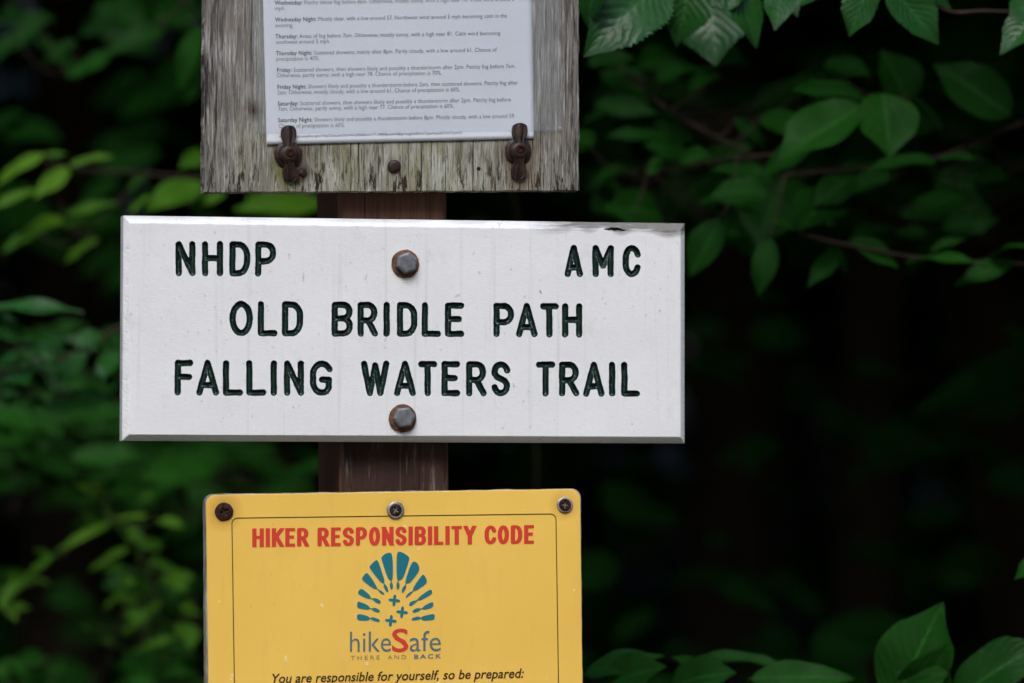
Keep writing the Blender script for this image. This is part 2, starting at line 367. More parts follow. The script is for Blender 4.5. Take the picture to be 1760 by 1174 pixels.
def smooth_path(P, m=6):                              # Catmull-Rom through the points
    P = [np.asarray(p, float) for p in P]; Q = [2*P[0]-P[1]]+P+[2*P[-1]-P[-2]]; o = []
    for i in range(1, len(Q)-2):
        for t in np.linspace(0, 1, m, endpoint=False):
            a, b, c, d = Q[i-1:i+3]; o.append(0.5*((2*b)+(-a+c)*t+(2*a-5*b+4*c-d)*t*t+(-a+3*b-3*c+d)*t**3))
    o.append(P[-1]); return np.array(o)

# ------------------------------------------------------------------ letters as strokes (unit box, y up)
def arc(cx, cy, rx, ry, a0, a1, n=10):
    return [(cx+rx*math.cos(R(a)), cy+ry*math.sin(R(a))) for a in np.linspace(a0, a1, n)]
GLYPH = {
 'N': [[(0, 0), (0, 1)], [(0, 1), (1, 0)], [(1, 0), (1, 1)]],
 'H': [[(0, 0), (0, 1)], [(1, 0), (1, 1)], [(0, .52), (1, .52)]],
 'D': [[(0, 0), (0, 1)]+[(.35, 1)]+arc(.42, .60, .58, .40, 80, 0, 6)+arc(.42, .40, .58, .40, 0, -80, 6)+[(.35, 0), (0, 0)]],
 'P': [[(0, 0), (0, 1), (.5, 1)]+arc(.5, .71, .5, .29, 80, -80, 9)+[(.5, .42), (0, .42)]],
 'A': [[(0, 0), (.5, 1)], [(.5, 1), (1, 0)], [(.16, .25), (.84, .25)]],
 'M': [[(0, 0), (0, 1)], [(0, 1), (.5, .32)], [(.5, .32), (1, 1)], [(1, 1), (1, 0)]],
 'C': [arc(.55, .62, .55, .38, 20, 180, 10)+arc(.55, .38, .55, .38, 180, 340, 10)],
 'O': [arc(.5, .5, .5, .5, 90, 450, 25)],
 'L': [[(0, 1), (0, 0)], [(0, 0), (1, 0)]],
 'B': [[(0, 0), (0, 1), (.55, 1)]+arc(.55, .76, .42, .24, 80, -80, 8)+[(.55, .52), (0, .52)],
       [(.55, .52)]+arc(.55, .26, .45, .26, 80, -80, 8)+[(.55, 0), (0, 0)]],
 'R': [[(0, 0), (0, 1), (.5, 1)]+arc(.5, .73, .46, .27, 80, -80, 9)+[(.5, .46), (0, .46)], [(.5, .46), (1, 0)]],
 'I': [[(0, 0), (0, 1)]],
 'E': [[(0, 0), (0, 1)], [(0, 1), (1, 1)], [(0, .52), (.82, .52)], [(0, 0), (1, 0)]],
 'T': [[(0, 1), (1, 1)], [(.5, 1), (.5, 0)]],
 'F': [[(0, 0), (0, 1)], [(0, 1), (1, 1)], [(0, .53), (.92, .53)]],
 'G': [arc(.55, .62, .55, .38, 30, 180, 9)+arc(.55, .38, .55, .38, 180, 300, 8)+[(1, .18), (1, .45)], [(1, .45), (.55, .45)]],
 'W': [[(0, 1), (.27, 0)], [(.27, 0), (.5, .95)], [(.5, .95), (.73, 0)], [(.73, 0), (1, 1)]],
 'S': [arc(.5, .75, .5, .25, 10, 180, 9)+[(.02, .68), (.2, .56), (.5, .5), (.8, .44), (.98, .32)]+arc(.5, .25, .5, .25, 0, -170, 9)],
 'K': [[(0, 0), (0, 1)], [(1, 1), (.06, .40)], [(.32, .56), (1, 0)]],
 'Y': [[(0, 1), (.5, .44)], [(1, 1), (.5, .44)], [(.5, .48), (.5, 0)]],
}
# ------------------------------------------------------------------ post
POST_Y = 0.022
pt = on_plane([583, 770.5], [560, 560], POST_Y)
px0, px1 = pt[0][0], pt[1][0]
def post_geo():
    lean = 0.0035; V = []; F = []
    zs = list(np.linspace(0, 2.12, 60)); b = 0.004; y1 = POST_Y+0.108
    for z in zs:
        s = -(z-1.65)*lean*2.0
        for (x, y) in ((px0+b, POST_Y), (px1-b, POST_Y), (px1, POST_Y+b), (px1, y1-b), (px1-b, y1), (px0+b, y1), (px0, y1-b), (px0, POST_Y+b)):
            V.append((x+s, y, z))
    for i in range(len(zs)-1):
        for k in range(8): F.append([i*8+k, i*8+(k+1) % 8, i*8+8+(k+1) % 8, i*8+8+k])
    F.append(list(range(8))[::-1]); F.append([(len(zs)-1)*8+k for k in range(8)])
    return V, F
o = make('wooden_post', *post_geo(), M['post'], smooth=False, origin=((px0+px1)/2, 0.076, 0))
tag(o, 'brown painted square wooden post with chipped paint carrying the three signs', 'post')

# ------------------------------------------------------------------ trail sign: carved height field
TS = [(212.0, 370.5), (1176.5, 384.0), (1176.5, 762.0), (210.0, 757.5)]
BV = dict(l=12.0, r=7.0, t=12.5, b=11.0)              # bevel widths as seen
NU, NV = 880, 352
uu, vv = np.meshgrid(np.linspace(0, 1, NU), np.linspace(0, 1, NV))
GP = quad_pt(TS, uu, vv); GX, GY = GP[..., 0].copy(), GP[..., 1].copy()
STEP = 964.5/(NU-1)
RAD = 5.5
LET = []                                              # (char, x0, x1, y0, y1, word)
def word(s, w, boxes):
    for ch, (a, b, c, d) in zip(s, boxes): LET.append((ch, a, b, c, d, len(LET)))
def row(xs, y0, y1): return [(a, b, y0[0]+(a-y0[1])*y0[2], y1[0]+(a-y1[1])*y1[2]) for a, b in xs]
Y1 = ((414.4, 302, .0105), (475.0, 302, .004))
word('NHDP', 0, row([(301.6, 336), (347, 383.5), (394, 430), (438.5, 475)], (414.4, 302, .004), (474.6, 302, .006)))
word('AMC', 1, row([(970, 1002), (1018, 1055), (1070, 1100)], (421.0, 970, 0), (476.5, 970, 0)))
r2a, r2b = (517.0, 395, .0075), (578.0, 395, .0035)
word('OLD', 2, row([(394.5, 435), (443, 477), (484.5, 521)], r2a, r2b))
word('BRIDLE', 3, row([(570, 607), (614.5, 650), (659.5, 669.5), (682, 717.5), (724.7, 758), (764.7, 798)], r2a, r2b))
word('PATH', 4, row([(848, 884), (886.7, 924), (928, 960.5), (966, 1001)], r2a, r2b))
r3a, r3b = (618.5, 300, .0045), (680.0, 300, .0025)
word('FALLING', 5, row([(300, 332.3), (337, 377), (383, 417.4), (423, 458), (465.5, 475.5), (488, 522.6), (532.6, 571)], r3a, r3b))
word('WATERS', 6, row([(620, 669.7), (677, 715), (718.6, 751.5), (758.7, 791), (801, 836.6), (844.5, 877)], r3a, r3b))
word('TRAIL', 7, row([(921, 954.6), (960.7, 996), (1002, 1039), (1047, 1057), (1067.5, 1100)], r3a, r3b))
SEG = []
for ch, a, b, c, d, w in LET:
    x0, x1, y0, y1 = a+RAD, b-RAD, c+RAD, d-RAD
    if ch == 'I': x0 = x1 = (a+b)/2
    for st in GLYPH[ch]:
        q = [(x0+p[0]*(x1-x0), y1-p[1]*(y1-y0)) for p in st]
        for p0, p1 in zip(q[:-1], q[1:]): SEG.append((*p0, *p1, w))
def dist_field(X, Y):
    D = np.full(X.shape, 1e3); Wd = np.full(X.shape, -1)
    for ax, ay, bx, by, w in SEG:
        m = (X > min(ax, bx)-14) & (X < max(ax, bx)+14) & (Y > min(ay, by)-14) & (Y < max(ay, by)+14)
        x, y = X[m], Y[m]; dx, dy = bx-ax, by-ay; L = dx*dx+dy*dy+1e-9
        t = np.clip(((x-ax)*dx+(y-ay)*dy)/L, 0, 1)
        d = np.hypot(x-ax-t*dx, y-ay-t*dy)
        o = D[m]; k = d < o; o[k] = d[k]; D[m] = o
        ww = Wd[m]; ww[k] = w; Wd[m] = ww
    return D+0.45*wob2(X, Y, 3, 0.33)+0.25*wob2(X, Y, 5, 0.9), Wd
D0, WD = dist_field(GX, GY)
e = 0.4
near = np.abs(D0-RAD) < STEP*0.62
gx = (dist_field(GX+e, GY)[0]-dist_field(GX-e, GY)[0])/(2*e); gy = (dist_field(GX, GY+e)[0]-dist_field(GX, GY-e)[0])/(2*e)
gl = np.maximum(gx*gx+gy*gy, 0.3)
for A_, g_ in ((GX, gx), (GY, gy)): A_[near] += ((RAD-D0)*g_/gl)[near]
D0[near] = RAD
# bevel, damaged top-right corner, gash
c4 = np.array(TS)
def edge_d(i, X, Y):
    a, b = c4[i], c4[(i+1) % 4]; t = (b-a)/np.linalg.norm(b-a); return -(X-a[0])*t[1]+(Y-a[1])*t[0]
dt, dr, db, dl = [edge_d(i, GX, GY) for i in range(4)]
ragged = 1.0*wob(GX, 11, 0.12)*0.6
bev = np.maximum.reduce([np.clip(1-(dl+0.45*wob(GY, 4, 0.09)+0.25*wob2(GX, GY, 6, 0.5))/BV['l'], 0, 1), np.clip(1-dr/BV['r'], 0, 1),
                         np.clip(1-(dt+ragged)/BV['t'], 0, 1), np.clip(1-db/BV['b'], 0, 1)])
wear_dim = np.clip((GX-880)/130, 0, 1)*np.clip(1.5-dt/(15+6*wob(GX, 21, 0.05)), 0, 1.0)
wear_dim = np.maximum(wear_dim, 0.42*np.clip(1.1-dt/12, 0, 1)*(0.75+0.25*wob(GX, 61, 0.03)))  # edge wear, plus colour darkened against the strong skylight on the top bevel
wear_dim = np.maximum(wear_dim, 0.22*np.clip(1.0-db/12, 0, 1))
wear_dim = np.maximum(wear_dim, 0.25*np.clip(1.0-dl/10, 0, 1)*(0.5+0.5*wob(GY, 8, 0.05)))
wear_dim = np.maximum(wear_dim, 0.35*np.clip(1.0-dr/8, 0, 1))
smx, smy = GX-929, GY-502
wear_dim = np.maximum(wear_dim, 0.8*np.exp(-((smx-0.45*smy)**2)/3-((smy+0.3*smx)**2)/16))
gq = (GX-1056)/19; gsh = np.clip(1-np.abs(gq), 0, 1)
gash = np.clip((3.3*gsh**0.6-np.abs(GY-(394.5+1.0*gq)+1.2*wob(GX, 31, 0.35)))/1.2, 0, 1)*(gsh > 0)
DEP = 0.0046*bev+0.0040*gash+0.00012*wob2(GX, GY, 9, 0.9)*np.clip(bev*4, 0, 1)
DEP += 0.0004*np.clip(wear_dim-0.4, 0, 1)*wob2(GX*0.25, GY*2.2, 14, 0.8)
P3 = on_plane(GX, GY, DEP)
ing = D0 < RAD-1e-6
P3[..., 1] += np.where(ing, 0.0032*np.clip(1-(D0/RAD)**2.2, 0, 1), 0)+np.where(ing, 0.00016*wob2(GX, GY, 17, 1.1), 0)
idx = np.arange(NU*NV).reshape(NV, NU)
a, b, c, d = idx[:-1, :-1].ravel(), idx[:-1, 1:].ravel(), idx[1:, 1:].ravel(), idx[1:, :-1].ravel()
Df = D0.ravel(); inn = Df <= RAD+1e-6; q4 = np.stack([a, d, c, b], 1)
cnt = inn[q4].sum(1); hard = (Df[q4] < RAD-1e-6).any(1) & (Df[q4] > RAD+1e-6).any(1)
strict = (Df[q4] < RAD-1e-6).any(1)
groove_q = q4[strict & ~hard]; board_q = q4[~strict & ~hard]
tri = []
for f in q4[hard]:
    e0 = abs(Df[f[0]]-RAD)+abs(Df[f[2]]-RAD); e1 = abs(Df[f[1]]-RAD)+abs(Df[f[3]]-RAD)
    tri += [(f[0], f[1], f[2]), (f[0], f[2], f[3])] if e0 < e1 else [(f[0], f[1], f[3]), (f[1], f[2], f[3])]
tri = np.array(tri); tin = Df[tri].mean(1) < RAD
groove_t, board_t = tri[tin], tri[~tin]
base = on_plane(690, 760, 0.011); base[1] = 0.011
ts = thing('trail_sign', base, 'white wooden board with carved green lettering naming two trails, bolted mid post', 'sign')
PF = P3.reshape(-1, 3)
def sub(name, faces, mat, parent, attrs=None, extra=None):
    flat = np.unique(np.concatenate([np.asarray(f).ravel() for f in faces if len(f)]))
    re = np.full(len(PF), -1); re[flat] = np.arange(len(flat))
    F = [re[q].tolist() for f in faces for q in f]; V = PF[flat]
    at = {k: v.ravel()[flat] for k, v in (attrs or {}).items()}
    if extra:                                         # side walls and back from the rim
        rim = np.concatenate([idx[0, :], idx[1:, -1], idx[-1, -2::-1], idx[-2:0:-1, 0]]); n = len(rim); k0 = len(V)
        W2 = PF[rim].copy(); W2[:, 1] = extra; V = np.vstack([V, W2])
        F += [[re[rim[i]], re[rim[(i+1) % n]], k0+(i+1) % n, k0+i] for i in range(n)]; F.append([k0+i for i in range(n)])
        at = {k: np.concatenate([v, np.full(n, 0.35 if k == 'wear_dim' else 0)]) for k, v in at.items()}
    return make(name, V, F, mat, parent, True, None, at)
board = sub('board', [board_q, board_t], M['white'], ts, {'wear_dim': wear_dim, 'gash': gash}, POST_Y-0.0003)
try:
    board.data.set_sharp_from_angle(angle=R(38))
except Exception: pass
WDf = WD.ravel()
wq, wt = WDf[groove_q].max(1), WDf[groove_t].max(1)
for w in range(len(LET)):
    sub('carved_letter', [groove_q[wq == w], groove_t[wt == w]], M['groove'], ts)
def hex_bolt(cx, cy, parent, seed, rot):
    c = on_plane(cx, cy, 0.0); m = 1.0
    v, f = lathe_geo(c, [(0.0111, -0.0001), (0.0113, -0.0012), (0.0103, -0.0018), (0.0, -0.0018)], 40, 0, 0.02, seed)
    wsh = make('washer', v, f, M['rust_light'], parent, True); wsh.data.set_sharp_from_angle(angle=R(35))
    c2 = on_plane(cx+1.5, cy-1.0, 0.0)
    hv, hf = lathe_geo(c2, [(0.0090, -0.0018), (0.0090, -0.0058), (0.0076, -0.0070), (0.0, -0.0073)], 6, rot, 0.01, seed+4)
    h = make('bolt_head', hv, hf, M['steel'], wsh, False)
    bm_ = h.modifiers.new('bevel', 'BEVEL'); bm_.width = 0.0008; bm_.segments = 2
hex_bolt(696, 453.5, ts, 3, 0.35); hex_bolt(691.5, 719, ts, 8, 0.1)

# ------------------------------------------------------------------ weather board on top
WBQ = [(354.5, -420), (994, -420), (995.5, 327.5), (349.5, 330.5)]
WB_Y = 0.004
base = on_plane(672, 330, 0.013); base[1] = 0.013
wb = thing('notice_board', base, 'weathered grey plywood board holding a printed forecast at the top of the post', 'notice board')
wo = outline(WBQ, 0, 0.75, 5, 5)
v, f = plate_geo(wo, WB_Y, POST_Y-0.0003, 1.0)
make('plywood_panel', v, f, M['wood'], wb, False)
def disc(name, cx, cy, y, rad_px, dome, mat, parent, seed, rough=0.04):
    c = on_plane(cx, cy, y); r = rad_px*PX
    v, f = lathe_geo(c, [(r, 0.0003), (r*0.98, -dome*0.45), (r*0.75, -dome*0.85), (r*0.4, -dome), (0, -dome)], 24, 0, rough, seed)
    return make(name, v, f, mat, parent, True)
disc('carriage_bolt', 677, 286, WB_Y, 11.5, 0.0025, M['rust'], wb, 12)
disc('nail_head', 822.5, 290, WB_Y, 3.6, 0.0004, M['black_rust'], wb, 13)
disc('nail_hole', 516.5, 260, WB_Y, 2.8, 0.0004, M['black_rust'], wb, 15)
disc('rust_lump', 520.5, 298, WB_Y, 6.2, 0.0012, M['rust'], wb, 14, 0.22)
def latch(cx, cy, top, bot, parent, seed, lx):
    c = on_plane(cx, cy, WB_Y)
    mb = MB()
    r = 23.5*PX
    v, f = lathe_geo(c, [(r, 0.0002), (r*1.0, -0.0015), (r*0.90, -0.0024), (r*0.74, -0.0028), (r*0.66, -0.0052), (r*0.5, -0.0066), (r*0.3, -0.0070), (0, -0.0070)], 36, 0, 0.03, seed)
    mb.add(v, f)
    for tip, up in ((top, 1), (bot, -1)):
        n, m = 22, 13
        t = np.linspace(0, 1, n); s = np.linspace(-1, 1, m); T, S = np.meshgrid(t, s, indexing='ij')
        wpx = (8.4+4.9*np.clip((T-0.42)/0.32, 0, 1)**1.2*(3-2*np.clip((T-0.42)/0.32, 0, 1)) / 1.0*0.93)
        wpx = np.where(T > 0.78, wpx*np.sqrt(np.clip(1-((T-0.78)/0.225)**2.6, 0.02, 1)), wpx)
        wpx = np.where(T < 0.25, wpx*(1.0+0.35*(0.25-T)/0.25), wpx)
        X = cx+(tip[0]-cx)*T+S*wpx; Y = cy+(tip[1]-cy)*T
        hgt = 0.0066-0.0018*T*(1 if up > 0 else 1.6)+0.0026*np.exp(-((S-0.15*up)/0.10)**2)*np.clip((T-0.2)*3, 0, 1)*(0.6 if up > 0 else 1.0)
        hgt = hgt*(1-0.10*np.abs(S)**6)-0.0007*np.exp(-((np.abs(S)-0.55)/0.2)**2)
        p = on_plane(X, Y, np.full_like(X, WB_Y)); p[..., 1] -= hgt
        q = p.copy(); q[..., 1] = np.minimum(p[..., 1]+0.0042, WB_Y-0.0016)
        V = np.vstack([p.reshape(-1, 3), q.reshape(-1, 3)]); F = []; K = n*m
        for i in range(n-1):
            for j in range(m-1):
                a_ = i*m+j; F.append([a_, a_+1, a_+m+1, a_+m]); F.append([K+a_+m, K+a_+m+1, K+a_+1, K+a_])
        rim = [j for j in range(m)]+[i*m+m-1 for i in range(1, n)]+[(n-1)*m+j for j in range(m-2, -1, -1)]+[i*m for i in range(n-2, 0, -1)]
        F += [[rim[i], rim[(i+1) % len(rim)], K+rim[(i+1) % len(rim)], K+rim[i]] for i in range(len(rim))]
        mb.add(V, F)
    w = mb.build('wing_latch', M['rust'], parent); w.data.set_sharp_from_angle(angle=R(32))
    c3 = on_plane(cx+lx, cy-3, WB_Y); c3[1] -= 0.0064
    make('screw', *screw_geo(c3, 8.3*PX, 0.0020, 0.0016, 0.35+seed), M['black_rust'], w)
latch(494.5, 266, (494.8, 216.5), (499.5, 312.5), wb, 2, 2)
latch(890.5, 260, (892.0, 212.0), (890.0, 308.5), wb, 5, 1)

# ------------------------------------------------------------------ paper with its print, plastic cover
PAP = [(443.5, -352), (907.5, -362), (918.0, 238.5), (458.2, 248.8)]
def paper_y(X, Y):
    up = np.clip((Y-205)/45, 0, 1)
    return WB_Y-0.0008-0.00035*(1+wob2(X, Y, 41, 0.012))-0.0003*up**2*(0.55+0.45*np.sin(X*0.017+1.2))
def sheet(q, yf, thick, nu, nv):
    u, v_ = np.meshgrid(np.linspace(0, 1, nu), np.linspace(0, 1, nv)); g = quad_pt(q, u, v_)
    y = yf(g[..., 0], g[..., 1]); p = on_plane(g[..., 0], g[..., 1], y); p2 = p.copy(); p2[..., 1] += thick
    K = nu*nv; V = np.vstack([p.reshape(-1, 3), p2.reshape(-1, 3)]); F = []
    I = np.arange(K).reshape(nv, nu)
    for i in range(nv-1):
        for j in range(nu-1):
            F.append([I[i, j], I[i+1, j], I[i+1, j+1], I[i, j+1]]); F.append([K+I[i, j+1], K+I[i+1, j+1], K+I[i+1, j], K+I[i, j]])
    rim = list(I[0, :])+list(I[1:, -1])+list(I[-1, -2::-1])+list(I[-2:0:-1, 0]); n = len(rim)
    F += [[rim[i], rim[(i+1) % n], K+rim[(i+1) % n], K+rim[i]] for i in range(n)]
    return V, F
base = on_plane(688, 243, WB_Y-0.001)
pap = thing('forecast_sheet', base, 'white printed weather forecast page held on the plywood by two rusty latches', 'paper')
make('page', *sheet(PAP, paper_y, 0.0001, 60, 80), M['paper'], pap)

def text_geo(body, offset=0.0, shear=0.0, space=1.0, res=3):
    cu = bpy.data.curves.new('tmp_text', 'FONT'); cu.body = body; cu.size = 1.0; cu.offset = offset; cu.shear = shear
    cu.space_character = space; cu.resolution_u = res; cu.fill_mode = 'FRONT'
    ob = bpy.data.objects.new('tmp_text', cu); COL.objects.link(ob)
    dg = bpy.context.evaluated_depsgraph_get(); me = bpy.data.meshes.new_from_object(ob.evaluated_get(dg))
    v = np.array([q.co[:] for q in me.vertices]); f = [list(p.vertices) for p in me.polygons]
    bpy.data.objects.remove(ob); bpy.data.curves.remove(cu); bpy.data.meshes.remove(me)
    return v[:, :2], f
CAPH = text_geo('H')[0][:, 1].max()
def place_text(v, x0, x1, ya, yb, cap, yfun, lo=None, hi=None):   # baseline from (x0,ya) to (x1,yb), capital height in px
    lo = v[:, 0].min() if lo is None else lo; hi = v[:, 0].max() if hi is None else hi
    X = x0+(v[:, 0]-lo)/(hi-lo)*(x1-x0); Y = ya+(X-x0)/(x1-x0)*(yb-ya)-v[:, 1]/CAPH*cap
    return on_plane(X, Y, yfun(X, Y))
Z = 0.3807
LINES = [
 ('Wednesday:', ' Patchy dense fog before 8am. Otherwise, mostly sunny, with a high near 76. West wind around 5', 347, 1428, 22, 4),
 ('', 'mph.', 348, 395, 47, 46),
 ('Wednesday Night:', ' Mostly clear, with a low around 57. Northwest wind around 5 mph becoming calm in the', 349, 1396, 98, 80),
 ('', 'evening.', 349, 431, 124, 122),
 ('Thursday:', ' Areas of fog before 7am. Otherwise, mostly sunny, with a high near 81. Calm wind becoming', 350, 1366, 174, 158),
 ('', 'southwest around 5 mph.', 352, 597, 199, 195),
 ('Thursday Night:', ' Scattered showers, mainly after 8pm. Partly cloudy, with a low around 61. Chance of', 352, 1350, 250, 233),
 ('', 'precipitation is 40%.', 353, 549, 275, 272),
 ('Friday:', ' Scattered showers, then showers likely and possibly a thunderstorm after 2pm. Patchy fog before 7am.', 356, 1434, 326, 307),
 ('', 'Otherwise, partly sunny, with a high near 78. Chance of precipitation is 70%.', 357, 1101, 350, 338),
 ('Friday Night:', ' Showers likely and possibly a thunderstorm before 2am, then scattered showers. Patchy fog after', 358, 1445, 402, 382),
 ('', '2am. Otherwise, mostly cloudy, with a low around 61. Chance of precipitation is 60%.', 358, 1184, 427, 413),
 ('Saturday:', ' Scattered showers, then showers likely and possibly a thunderstorm after 2pm. Patchy fog before', 360, 1413, 477, 458),
 ('', '7am. Otherwise, partly sunny, with a high near 77. Chance of precipitation is 60%.', 362, 1156, 501, 487),
 ('Saturday Night:', ' Showers likely and possibly a thunderstorm before 8pm. Mostly cloudy, with a low around 59.', 362, 1432, 552, 532),
 ('', 'Chance of precipitation is 60%.', 365, 664, 578, 574),
 ('', 'http://forecast.weather.gov/MapClick.php?lat=44.2096&lon=-71.3483&unit=0&lg=english&FcstType=text&TextType=2', 366, 1192, 622, 604),
]
ink_y = lambda X, Y: paper_y(X, Y)-0.00022
day = None
for k, (bold, reg, x0, x1, ya, yb) in enumerate(LINES):
    x0, x1, ya, yb = 340+x0*Z, 340+x1*Z, ya*Z, yb*Z
    cap = 7.2 if k < 16 else 4.6
    vr, fr = text_geo(reg, -0.002, 0, 1.0, 2)
    hi = vr[:, 0].max()
    if bold:
        vb, fb = text_geo(bold, 0.014, 0, 1.05, 2); wbd = vb[:, 0].max()+0.05
        vr = vr+np.array([wbd, 0]); hi = vr[:, 0].max()
        day = make('forecast_heading', place_text(vb, x0, x1, ya, yb, cap, ink_y, 0, hi), fb, M['ink_bold'], pap, False)
    make('forecast_line' if k < 16 else 'web_address', place_text(vr, x0, x1, ya, yb, cap, ink_y, 0, hi), fr, M['ink'], pap, False)
PLQ = [(428, -380), (958, -388), (969, 224.5), (438, 230.5)]
def plast_y(X, Y):
    up = np.clip((Y-150)/80, 0, 1)
    return paper_y(X, np.minimum(Y, 190))-0.0006-0.0005*up**2*(0.5+0.5*np.sin(X*0.021))-0.0002*wob2(X, Y, 44, 0.02)
pl = make('plastic_cover', *sheet(PLQ, plast_y, 0.0003, 60, 60), M['plastic'], None, True, origin=on_plane(700, 227, WB_Y-0.002))
tag(pl, 'clear thin plastic cover sheet lying over the printed weather forecast', 'cover sheet')

# ------------------------------------------------------------------ yellow sign
YQ = [(354, 851.0), (997, 840.5), (1004.5, 1480), (362, 1486)]
Y_F = 0.0075
base = on_plane(680, 1480, 0.015); base[1] = 0.015
ys = thing('hiker_code_sign', base, 'yellow metal sign with red heading and teal fan emblem, screwed to the lower post', 'sign')
def plate_sign():
    P = outline(YQ, 17, 0, 3, 8); v, f = plate_geo(P, Y_F, Y_F+0.0013, 0.8); return v, f
v, f = plate_sign()
make('metal_plate', v, f, M['yellow'], ys, False, None, {'tone': np.zeros(len(v))})
BQ = [(352.5, 849.5), (998, 839.5), (1004.5, 1482), (356, 1488)]
v, f = plate_geo(outline(BQ, 16, 0.5, 6, 5), Y_F+0.0014, POST_Y-0.0003, 0.8)
make('backing_board', v, f, M['grey_edge'], ys, False)
sy = lambda k=0.0003: (lambda X, Y: np.full(np.shape(X), Y_F-k))
def ribbon(P, hw, closed=False):                      # flat band along a polyline in px, mitred
    P = np.asarray(P, float); n = len(P); L = []; Rr = []
    for i in range(n):
        if closed: p, q = P[i-1], P[(i+1) % n]
        else: p, q = P[max(i-1, 0)], P[min(i+1, n-1)]
        d1 = P[i]-p; d2 = q-P[i]
        if np.linalg.norm(d1) < 1e-6: d1 = d2
        if np.linalg.norm(d2) < 1e-6: d2 = d1
        d1 /= np.linalg.norm(d1); d2 /= np.linalg.norm(d2); t = d1+d2; t /= np.linalg.norm(t)+1e-9
        nr = np.array([-t[1], t[0]]); k = 1/max(0.45, float(np.dot(nr, [-d1[1], d1[0]])))
        hh = hw if np.isscalar(hw) else math.hypot(hw[0]*nr[0], hw[1]*nr[1])
        L.append(P[i]+nr*hh*k); Rr.append(P[i]-nr*hh*k)
    V = np.array(L+Rr); m = n if closed else n-1
    return V, [[i, (i+1) % n, n+(i+1) % n, n+i] for i in range(m)]
def flat_add(mb, V2, F, k=0.0003):
    mb.add(on_plane(V2[:, 0], V2[:, 1], np.full(len(V2), Y_F-k)), F)
# printed border
mb = MB(); bo = outline([(398.5, 890.5), (955.5, 883.2), (964, 1440), (407, 1446)], 10, 0, 2, 30)
flat_add(mb, *ribbon(bo, 0.75, True), 0.00025); mb.build('printed_border', M['brown'], ys, False)
# heading in condensed bold letters
WID = dict(H=1, I=0, K=1, E=.78, R=1, S=.95, P=.95, O=.95, N=1, B=.98, L=.72, T=.85, Y=1.05, C=.95, D=.98)
def heading(txt, x0, x1, yb0, yb1, cap, hw, gap, space):
    """heavy condensed capitals: stroke field on a fine grid, cut at its zero line (one flat mesh per word)"""
    fixed = sum(2*hw[0]+gap for ch in txt if ch != ' ')-gap; flex = sum(WID[ch] for ch in txt if ch != ' ')+space*txt.count(' ')
    u = (x1-x0-fixed)/flex; x = x0; words = [[]]; ky = hw[0]/hw[1]
    for ch in txt:
        if ch == ' ': x += space*u; words.append([]); continue
        words[-1].append((ch, x+hw[0], x+hw[0]+WID[ch]*u)); x += 2*hw[0]+WID[ch]*u+gap
    out = []
    for wd in words:
        a, b = wd[0][1]-hw[0]-2, wd[-1][2]+hw[0]+2; h = 0.6
        X, Y = np.meshgrid(np.arange(a, b, h), np.arange(-2, cap+2, h)); Y = Y*ky         # y up, squashed so strokes are even
        def field(X, Y):
            D = np.full(X.shape, 1e3); H = hw[0]
            for ch, xl, xr in wd:
                for st in GLYPH[ch]:
                    q = [(xl+p[0]*(xr-xl), (hw[1]+p[1]*(cap-2*hw[1]))*ky) for p in st]
                    for p0, p1 in zip(q[:-1], q[1:]):
                        dx, dy = p1[0]-p0[0], p1[1]-p0[1]; L = math.hypot(dx, dy)+1e-9; dx /= L; dy /= L
                        al = (X-p0[0])*dx+(Y-p0[1])*dy; pe = np.abs(-(X-p0[0])*dy+(Y-p0[1])*dx)-H
                        if len(q) == 2:
                            e0 = H*1.6 if abs(dy) > 0.3 else (H if st[0][0] == 0 else 0); e1 = H*1.6 if abs(dy) > 0.3 else H*0.9
                            if abs(dy) > 0.3:
                                if st[0][1] not in (0, 1): e0 = 0
                                if st[1][1] not in (0, 1): e1 = 0
                            d = np.maximum(pe, np.maximum(-al-e0, al-L-e1))
                        else:
                            t = np.clip(al, 0, L); d = np.hypot(al-t, pe+H)-H
                        D = np.minimum(D, d)
            return np.maximum(D, np.maximum(-Y, Y-cap*ky))
        D = field(X, Y); e = 0.2
        gx = (field(X+e, Y)-field(X-e, Y))/(2*e); gy = (field(X, Y+e)-field(X, Y-e))/(2*e); g2 = np.maximum(gx*gx+gy*gy, .3)
        nr = np.abs(D) < h*0.75; X = np.where(nr, X-D*gx/g2, X); Y = np.where(nr, Y-D*gy/g2, Y); D = np.where(nr, 0, D)
        n, m = X.shape; I = np.arange(n*m).reshape(n, m); q = np.stack([I[:-1, :-1].ravel(), I[:-1, 1:].ravel(), I[1:, 1:].ravel(), I[1:, :-1].ravel()], 1)
        q = q[(D.ravel()[q].mean(1) < 0)]; used = np.unique(q); re = np.full(n*m, -1); re[used] = np.arange(len(used))
        px_ = X.ravel()[used]; py_ = yb0+(px_-x0)/(x1-x0)*(yb1-yb0)-Y.ravel()[used]/ky
        mb = MB(); flat_add(mb, np.stack([px_, py_], 1), re[q].tolist()); out.append(mb)
    return out
for b_ in heading('HIKER RESPONSIBILITY CODE', 433.5, 918, 940.5, 934.5, 32.2, (3.75, 2.75), 3.0, 0.95): b_.build('heading_word', M['red'], ys, False)
